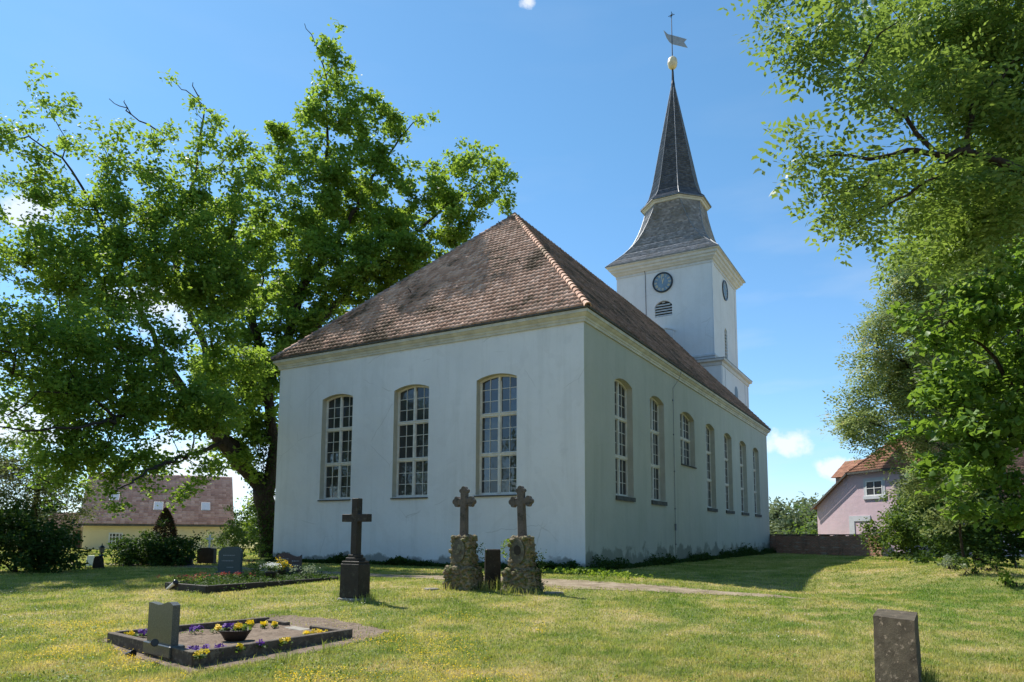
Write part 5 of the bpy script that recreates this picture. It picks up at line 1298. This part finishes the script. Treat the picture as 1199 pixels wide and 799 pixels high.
# ------------------------------------------------------------------ shaded graves at the left
def headstone(px, py, wpx, hpx, prof, mat, label, rot=-.15, cat='gravestone', th=.12, text=(), tx=1.0):
    g = ground(px, py); s = g.y/F; W = wpx*s; H = hpx*s
    t = thing('gravestone', label, cat, g, rot)
    m = MB(); m.box(-W*.55, W*.55, -.04, th+.06, -.05, .07, bev=.01); m.build('plinth', mat, t)
    m = MB(); m.prism([(-W/2, .072), (W/2, .072)]+[(W*(x), H*z) for x, z in prof], .0, th); m.build('slab', mat, t)
    if text:
        m = MB()
        for (x0, x1, z) in text:
            x = x0
            while x < x1:
                l = random.uniform(.02, .045); m.box(W*x, min(W*x+l, W*x1), -.006, -.002, H*z, H*z+.03); x += (l+.018)/W
        m.build('inscription', simple('grey_lettering', (.30, .32, .33), .6), t)
    return t
headstone(269, 675, 28, 31, [(.5, .84), (.40, .95), (.2, 1.0), (-.1, .99), (-.33, .95), (-.46, .86), (-.5, .80)], TEALST, 'teal grey gravestone with rounded top among the shaded graves', text=((-.28, .25, .66), (-.33, .2, .46), (-.1, .2, .22)))
headstone(339, 676, 28, 26, [(.5, .90), (.42, .84), (.3, .82), (.12, .88), (-.05, .97), (-.2, 1.0), (-.36, .95), (-.5, .90)], NAVYST, 'black wavy-topped double gravestone against the left corner of the church', .12, text=((-.3, .0, .7), (-.38, -.1, .5), (.12, .4, .6), (.1, .35, .42)))
headstone(218, 666, 15, 10, [(.5, 1), (-.5, 1)], NAVYST, 'tiny low blue-black stone in front of the mounded bush', 0)
headstone(241, 664, 19, 19, [(.5, .9), (.2, 1), (-.3, .98), (-.5, .9)], BLACKST, 'dark block-shaped gravestone left of the teal one', 0, th=.3)
headstone(114, 671, 10, 15, [(.38, .8), (.2, 1), (-.2, 1), (-.38, .8)], BLACKST, 'small dark gravestone at the end of the large glossy bush, with a lantern on top', 0, th=.2)
g = ground(117, 671); lz = g.z+15*g.y/F
ln = thing('grave_lantern', 'small black grave lantern on the stone beside the large glossy bush', 'lantern', (g.x, g.y+.1, lz))
m = MB(); m.lathe([(.10, 0), (.07, .03), (.03, .05), (.03, .10), (.08, .12)], n=8); m.build('foot', BLACKP, ln)
m = MB(); m.lathe([(.075, .12), (.085, .28), (.075, .285)], n=8); m.build('glass', simple('amber_glass', (.20, .17, .12), .2, .1), ln)
m = MB(); m.lathe([(.11, .287), (.05, .34), (.015, .36), (.012, .42)], n=8); m.build('cap', BLACKP, ln)
g = ground(105.5, 668); s_ = MB(); s_.box(-.14, .14, 0, .03, 0, .4, bev=.01); s_ = s_.build('grave_plaque', WHITEP); s_.location = g; s_.rotation_euler = (-.15, 0, 0); tag(s_, 'little white plaque standing left of the small dark gravestone', 'plaque')
g = ground(243.5, 664); z = g.z+19*g.y/F
s_ = MB(); s_.prism([(-.03, 0), (.03, 0), (.03, .32), (.13, .32), (.13, .39), (.03, .39), (.03, .52), (-.03, .52), (-.03, .39), (-.13, .39), (-.13, .32), (-.03, .32)], 0, .05); s_ = s_.build('small_cross', WHITEP); s_.location = (g.x, g.y+.12, z); tag(s_, 'small white cross on the dark block-shaped gravestone', 'cross')
# long planted grave bed
bq = [ground(193, 693), ground(243, 699.5), ground(398, 681.5), ground(352, 674)]; bo = sum(bq, Vector())/4; bo.z = ghf(bo.x, bo.y)
bed = thing('grave_bed', 'long low kerbed grave bed planted with ground cover in the tree shade', 'grave', bo)
for a, b in zip(bq, bq[1:]+bq[:1]):
    P, Q = flat(a), flat(b); L = (Q-P).length; kk = max(1, int(L/1.0))
    for i in range(kk): rail('kerb', P+(Q-P)*(i+.02)/kk, P+(Q-P)*(i+.98)/kk, .09, .09, BLACKST, bed, flat(bo))
bp_ = []
for i in range(420):
    u, v = random.random(), random.random(); p = (bq[0]*(1-u)+bq[1]*u)*(1-v)+(bq[3]*(1-u)+bq[2]*u)*v; bp_.append((p.x, p.y, ghf(p.x, p.y)+.05+random.random()*.07))
bpn = np.array(bp_)
o = leaf_mesh('ground_cover', clusters(bpn, 16, .13, .4), .06, LEAF_DARK, bed, upbias=1); local(o, bed.location)
sel = bpn[(np.array([math.sin(p[0]*2.3)+math.sin(p[1]*3.1+1) for p in bp_]) > .75)]
for lo, hi, mt, nm, lb in ((0, .5, PETALR, 'red_flowers', 'patch of red bedding flowers at the left of the shaded bed'), (.5, 1, PETALR, 'red_flowers', 'patch of red bedding flowers near the teal gravestone')):
    kx = (bpn[:, 0]-bpn[:, 0].min())/(np.ptp(bpn[:, 0])); c0 = ground(218, 688) if lo == 0 else ground(272, 684)
    P = np.array([[c0.x+random.gauss(0, .3), c0.y+random.gauss(0, .25), 0] for _ in range(20)]); P[:, 2] = gh(P[:, 0], P[:, 1])+.2
    t = thing('flower_patch', lb, 'flowers', c0, 0, 'red flowers in the shaded bed'); t['kind'] = 'stuff'; o = leaf_mesh('flowers', clusters(P, 7, .05), .04, mt, t, upbias=1); local(o, c0)
    o = leaf_mesh('foliage', clusters(P-np.array([0, 0, .06]), 12, .07), .05, LEAF_BUSH, t, upbias=1); local(o, c0)
def pot(px, py, r, col, label, n=30, fol=LEAF_BUSH, fs=.03, h=.24, gr=None):
    g = ground(px, py); t = thing('flower_pot', label, 'plant', g, 0, gr)
    m = MB(); m.lathe([(r*.6, 0), (r*.65, .01), (r, h*.9), (r*1.05, h), (r*.9, h), (r*.8, h*.85)], n=18); m.build('pot', BLACKP, t, True)
    P = RNG.normal(size=(22, 3))*np.array([r*.8, r*.8, .05])+np.array([0, 0, h+.1])
    leaf_mesh('foliage', clusters(P, 16, .06), .05, fol, t, upbias=1)
    if col: leaf_mesh('flowers', clusters(P+np.array([0, 0, .05]), 12, .06), .045, col, t, upbias=1)
pot(318, 683, .15, PETALW, 'dark pot of white flowers in front of the church corner')
pot(331, 680, .12, PETALY, 'dark pot of yellow flowers right of the white ones')
c = ground(356, 683)
shrub('grey_shrub', 'small grey-leaved shrub beside the black double gravestone', 'shrub', [(c.x, c.y, c.z+.2, .24, .24, .2)], LEAF_GREY, .055, 150, 22, .08, px=False, base=c, subs=1)
c = ground(300, 681)
shrub('low_shrub', 'low dark shrub between the teal gravestone and the pot of white flowers', 'shrub', [(c.x, c.y, c.z+.18, .4, .3, .2)], LEAF_DARK, .06, 120, 22, .09, px=False, base=c, subs=1)
v = ground(197, 694); t = thing('grave_vase', 'white tube vase lying tilted at the left tip of the shaded bed', 'vase', v, -.6)
m = MB(); T = Matrix.Rotation(R(62), 3, 'Y'); m.lathe([(.02, 0), (.035, .02), (.04, .3), (.055, .36), (.045, .36), (.03, .3)], n=14, T=T); m.build('vase_cup', WHITEP, t, True)
m = MB(); m.lathe([(.03, .361), (.06, .362), (.06, .40), (.03, .41)], n=14, T=T); m.build('rim', BLACKP, t, True)
# flat stones
for (px, py, w_, d_, rz_, lb) in ((650, 695, .42, .16, .1, 'flat pale stone lying in the grass right of the rubble pedestals'), (507, 692, .3, .25, .5, 'flat pale stone lying in the grass left of the rubble pedestals'), (775, 659, .55, .4, .5, 'grey slab lying against the long side wall, left one of two'), (794, 656.5, .55, .35, .5, 'grey slab lying against the long side wall, right one of two')):
    g = ground(px, py); m = MB(); m.box(-w_/2, w_/2, -d_/2, d_/2, -.03, .045 if py > 670 else .14, bev=.012); s_ = m.build('flat_stone', CONCRETE); s_.location = g; s_.rotation_euler = (0, .02, rz_); tag(s_, lb, 'stone')

# ------------------------------------------------------------------ ground plants
def church_uw(x, y): d0, d1 = x-CC.x, y-CC.y; return d0*UV.x+d1*UV.y, d0*WV.x+d1*WV.y
# plants along the foot of the walls
P = []
for i in range(1800):
    w_ = random.uniform(0, WID); hh = .10+.16*max(0, math.sin(w_*1.9)+math.sin(w_*4.1+1)*.6+.6)*random.random(); p = CL(-random.uniform(.03, .4), w_); P.append((p.x, p.y, ghf(p.x, p.y)+hh*random.uniform(.2, 1)))
tag(leaf_mesh('wall_foot_plants', clusters(np.array(P), 18, .08), .085, LEAF_DARK), 'dark weeds along the foot of the white end wall', 'weeds', kind='stuff')
P = []
for i in range(2000):
    u = random.uniform(-.2, LEN); hh = .12+.26*max(0, math.sin(u*1.1)+math.sin(u*3.3)*.6+.4)*random.random()+(.5*random.random() if 21 < u < 24 else 0); p = CL(u, -random.uniform(.03, .5)); P.append((p.x, p.y, ghf(p.x, p.y)+hh*random.uniform(.2, 1)))
tag(leaf_mesh('wall_foot_plants', clusters(np.array(P), 14, .09), .08, LEAF_DARK), 'dark weeds along the foot of the long side wall', 'weeds', kind='stuff')
P = []
for (px, py, n) in ((690, 673, 60), (720, 676, 36), (670, 672, 40), (655, 672, 26), (745, 679, 14), (1060, 655, 30), (1100, 654, 60), (1130, 656, 60), (1170, 660, 60)):
    g = ground(px, py)
    for _ in range(n): x, y = g.x+random.gauss(0, .45), g.y+random.gauss(0, .22); P.append((x, y, ghf(x, y)+.08+random.random()*.1))
tag(leaf_mesh('sunlit_weeds', clusters(np.array(P), 9, .06), .07, LEAF_LIME), 'sunlit yellow-green weeds along the path edge', 'weeds', kind='stuff')

def blades(name, px, Y, h, w, mat, lean=.45, label=None, n=1, scale_w=.0009, z=None, lift=0):
    x = (px-CXP)/F*Y; N = len(x); zz = gh(x, Y)+lift
    ang = RNG.uniform(0, 2*math.pi, N); ww = np.maximum(w, Y*scale_w)*RNG.uniform(.6, 1.3, N); ln = RNG.normal(0, lean, (N, 2))*h[:, None]
    dx, dy = np.cos(ang)*ww, np.sin(ang)*ww; b = np.stack([x, Y, zz-.01], -1)
    p0 = b+np.stack([-dx, -dy, 0*dx], -1)*.5; p1 = b+np.stack([dx, dy, 0*dx], -1)*.5
    m = b+np.stack([ln[:, 0]*.35, ln[:, 1]*.35, h*.6], -1); m0 = m-np.stack([dx, dy, 0*dx], -1)*.36; m1 = m+np.stack([dx, dy, 0*dx], -1)*.36
    tip = b+np.stack([ln[:, 0], ln[:, 1], h*(1-np.clip(np.hypot(*ln.T)/h, 0, .8)*.35)], -1)
    V = np.stack([p0, p1, m1, m0, tip], 1).reshape(-1, 3); k = np.arange(N)[:, None]*5
    F3 = np.concatenate([k+np.array(f) for f in ((0, 1, 2), (0, 2, 3), (3, 2, 4))]); a = np.clip(RNG.beta(2, 2.5, N), 0, 1)
    return np_mesh(name, V, F3, mat, attr=np.concatenate([a, a, a]))
def mask(x, Y):
    ok = np.ones(len(x), bool)
    u, w_ = church_uw(x, Y); ok &= ~((u > -.05) & (u < LEN) & (w_ > -.05) & (w_ < WID))
    d = np.full(len(x), 9.)
    for cx_, cy_, cw_ in PX[::3]: d = np.minimum(d, np.hypot(x-cx_, Y-cy_)/max(cw_, .05))
    ok &= d > RNG.uniform(.55, 1.25, len(x))
    def inside(poly, m=0):
        r = np.ones(len(x), bool); n = len(poly); ar = sum(poly[i].x*poly[(i+1) % n].y-poly[(i+1) % n].x*poly[i].y for i in range(n)); sg = 1 if ar > 0 else -1
        for i in range(n):
            a, b = poly[i], poly[(i+1) % n]; L = math.hypot(b.x-a.x, b.y-a.y); r &= sg*((b.x-a.x)*(Y-a.y)-(b.y-a.y)*(x-a.x))/L > m
        return r
    ok &= ~inside([A_, B_, C_, D_], -.02)
    ok &= ~(inside(PATCHPTS, .03) & (RNG.uniform(size=len(x)) < .93)); ok &= ~inside(bq, 0)
    return ok
def vnoise(x, y, s, seed=0):
    r = np.random.default_rng(seed); v = np.zeros(len(x))
    for k in range(7): a = r.uniform(0, 6.3); f = s*r.uniform(.6, 2.2); v += np.sin((x*math.cos(a)+y*math.sin(a))*f+r.uniform(0, 6.3)+.8*np.sin((x*math.sin(a)-y*math.cos(a))*f*.7+k))
    return v/7
N = 760000
Y = np.exp(RNG.uniform(math.log(6.6), math.log(60), N)); px = RNG.uniform(-160, 1400, N); x = (px-CXP)/F*Y; ok = mask(x, Y); px, Y, x = px[ok], Y[ok], x[ok]
nz_ = vnoise(x, Y, 1.6, 3)+vnoise(x, Y, 5, 4)*.6
h = (.035+.03*np.clip(nz_+.3, 0, 1)+.02*RNG.random(len(x)))*np.where(Y > 24, 1.4, 1)
tag(blades('grass', px, Y, h, .0045, BLADE), 'mown lawn of mixed green and dry grass', 'grass', kind='stuff')
# taller tufts: round stones, kerbs, random spots
tx, ty, th_ = [], [], []
def tuft(cx_, cy_, n, sp, hh):
    for _ in range(n): tx.append(cx_+random.gauss(0, sp)); ty.append(cy_+random.gauss(0, sp)); th_.append(hh*random.uniform(.4, 1.2))
for _ in range(1500):
    Yr = math.exp(random.uniform(math.log(6.8), math.log(24))); xr = (random.uniform(-20, 1220)-CXP)/F*Yr; tuft(xr, Yr, random.randint(10, 34), random.uniform(.03, .09), random.uniform(.06, .11)*(1.25 if Yr < 10 else 1))
for (px_, py_, n, sp, hh) in ((385, 768, 60, .07, .22), (340, 780, 90, .09, .22), (368, 756, 40, .05, .16), (402, 703, 60, .08, .2), (432, 705, 70, .1, .22), (425, 708, 50, .1, .18), (530, 692, 60, .14, .22), (570, 692, 90, .1, .28), (600, 696, 60, .14, .24), (630, 696, 60, .12, .2), (588, 692, 80, .06, .35)):
    g = ground(px_, py_); tuft(g.x, g.y, n, sp, hh)
for (dx, dy, n, hh) in ((.2, -.12, 90, .22), (-.22, -.12, 90, .2), (.3, .0, 120, .26), (0, -.2, 60, .16), (.12, -.22, 20, .42), (.0, -.22, 6, .5)): tuft(sc0.x+dx, sc0.y+dy, n, .06, hh)
tx, ty, th_ = map(np.array, (tx, ty, th_)); ok = mask(tx, ty); tx, ty, th_ = tx[ok], ty[ok], th_[ok]
tag(blades('grass_tufts', tx/ty*F+CXP, ty, th_, .006, BLADE, .3), 'taller grass tufts scattered in the lawn and round the stones', 'grass', kind='stuff')
# low broad-leaved lawn weeds
N = 60000; Y = np.exp(RNG.uniform(math.log(6.8), math.log(30), N)); px = RNG.uniform(-40, 1240, N); x = (px-CXP)/F*Y; ok = mask(x, Y) & (vnoise(x, Y, 1.1, 9)+vnoise(x, Y, 3.5, 10)*.7 > .16); x, Y = x[ok], Y[ok]
tag(leaf_mesh('lawn_clover', np.stack([x, Y, gh(x, Y)+.03+.03*RNG.random(len(x))], -1), .035, m_leaf('clover_leaf', (.06, .12, .02), (.13, .19, .03), .3), upbias=2.5), 'clover and low weeds in the lawn', 'ground cover', kind='stuff')
# small yellow flowers at the lower left, daisies beyond
N = 60000; Y = np.exp(RNG.uniform(math.log(6.8), math.log(16), N)); px = RNG.uniform(-40, 760, N); x = (px-CXP)/F*Y; ok = mask(x, Y)
py_ = 627+(1.6-gh(x, Y))/Y*F
dens = np.clip(vnoise(x, Y, 1.3, 21)+.6*vnoise(x, Y, 4, 22)+.22, 0, 1)*np.where((px < 230) & (py_ > 730), 1.0, .0)+np.clip(vnoise(x, Y, 1.6, 23)+.1, 0, 1)*np.where((px > 330) & (px < 640) & (py_ > 712), .55, 0)
ok &= RNG.random(N) < dens*1.8; x, Y = x[ok], Y[ok]
tag(leaf_mesh('yellow_lawn_flowers', np.stack([x, Y, gh(x, Y)+.045+.03*RNG.random(len(x))], -1), 0.024, PETALY, upbias=3), 'mats of tiny yellow flowers in the lawn at the lower left', 'flowers', kind='stuff')
N = 9000; Y = np.exp(RNG.uniform(math.log(10.5), math.log(17), N)); px = RNG.uniform(-20, 960, N); x = (px-CXP)/F*Y; ok = mask(x, Y); ok &= RNG.random(N) < np.clip(vnoise(x, Y, 1.2, 31)+.25, 0, 1)*np.where(px < 430, .6, .22)
x, Y = x[ok], Y[ok]
tag(leaf_mesh('daisies', np.stack([x, Y, gh(x, Y)+.06+.03*RNG.random(len(x))], -1), .020, PETALW, upbias=3), 'white daisies scattered across the lawn', 'flowers', kind='stuff')

# ------------------------------------------------------------------ behind the viewer, mirrored in panes: house, trees added to shade end wall
hb_ = thing('house', 'brick house with red roof across the road behind the viewer', 'house', (-16, -34, 0), .4)
m = MB(); openbox(m, 0, 16, 0, 9, 0, 5.5); m.build('wall', BRICK, hb_)
tiles('roof', [((16.3, 9.4, 5.4), (-.3, 9.4, 5.4), (-.3, 4.5, 10.5), (16.3, 4.5, 10.5)), ((-.3, -.4, 5.4), (16.3, -.4, 5.4), (16.3, 4.5, 10.5), (-.3, 4.5, 10.5))], .4, .4, TILE_FAR, hb_)
for i, (x, y, hgt, lb) in enumerate(((-30, -18, 17, 'tall tree added behind the viewer, west of the brick house'), (3, -27, 19, 'tall tree added behind the viewer, right beside the brick house'), (-21, -12, 13, 'smaller tree added behind the viewer, nearest to the graves'), (14, -20, 18, 'tall tree added behind the viewer, between the other two'), (24, -8, 16, 'tree added behind the viewer, farthest to the right'), (-38, -2, 15, 'tree added left behind the viewer, beyond the frame'))):
    t = thing('added_tree', lb, 'tree', (x, y, 0), 0, 'trees added behind the viewer')
    m = MB(); m.tube([(0, 0, -.2), (.2, .1, hgt*.3), (-.1, .2, hgt*.7)], [.4, .3, .1], 8); m.build('trunk', BARK, t, True)
    q_ = RNG.normal(size=(620, 3)); q_ /= np.linalg.norm(q_, axis=1)[:, None]; q_ *= RNG.uniform(.4, 1, 620)[:, None]
    leaf_mesh('crown', clusters(q_*np.array([hgt*.36, hgt*.36, hgt*.40])+np.array([0, 0, hgt*.58]), 16, .9), .7, LEAF_BUSH, t)
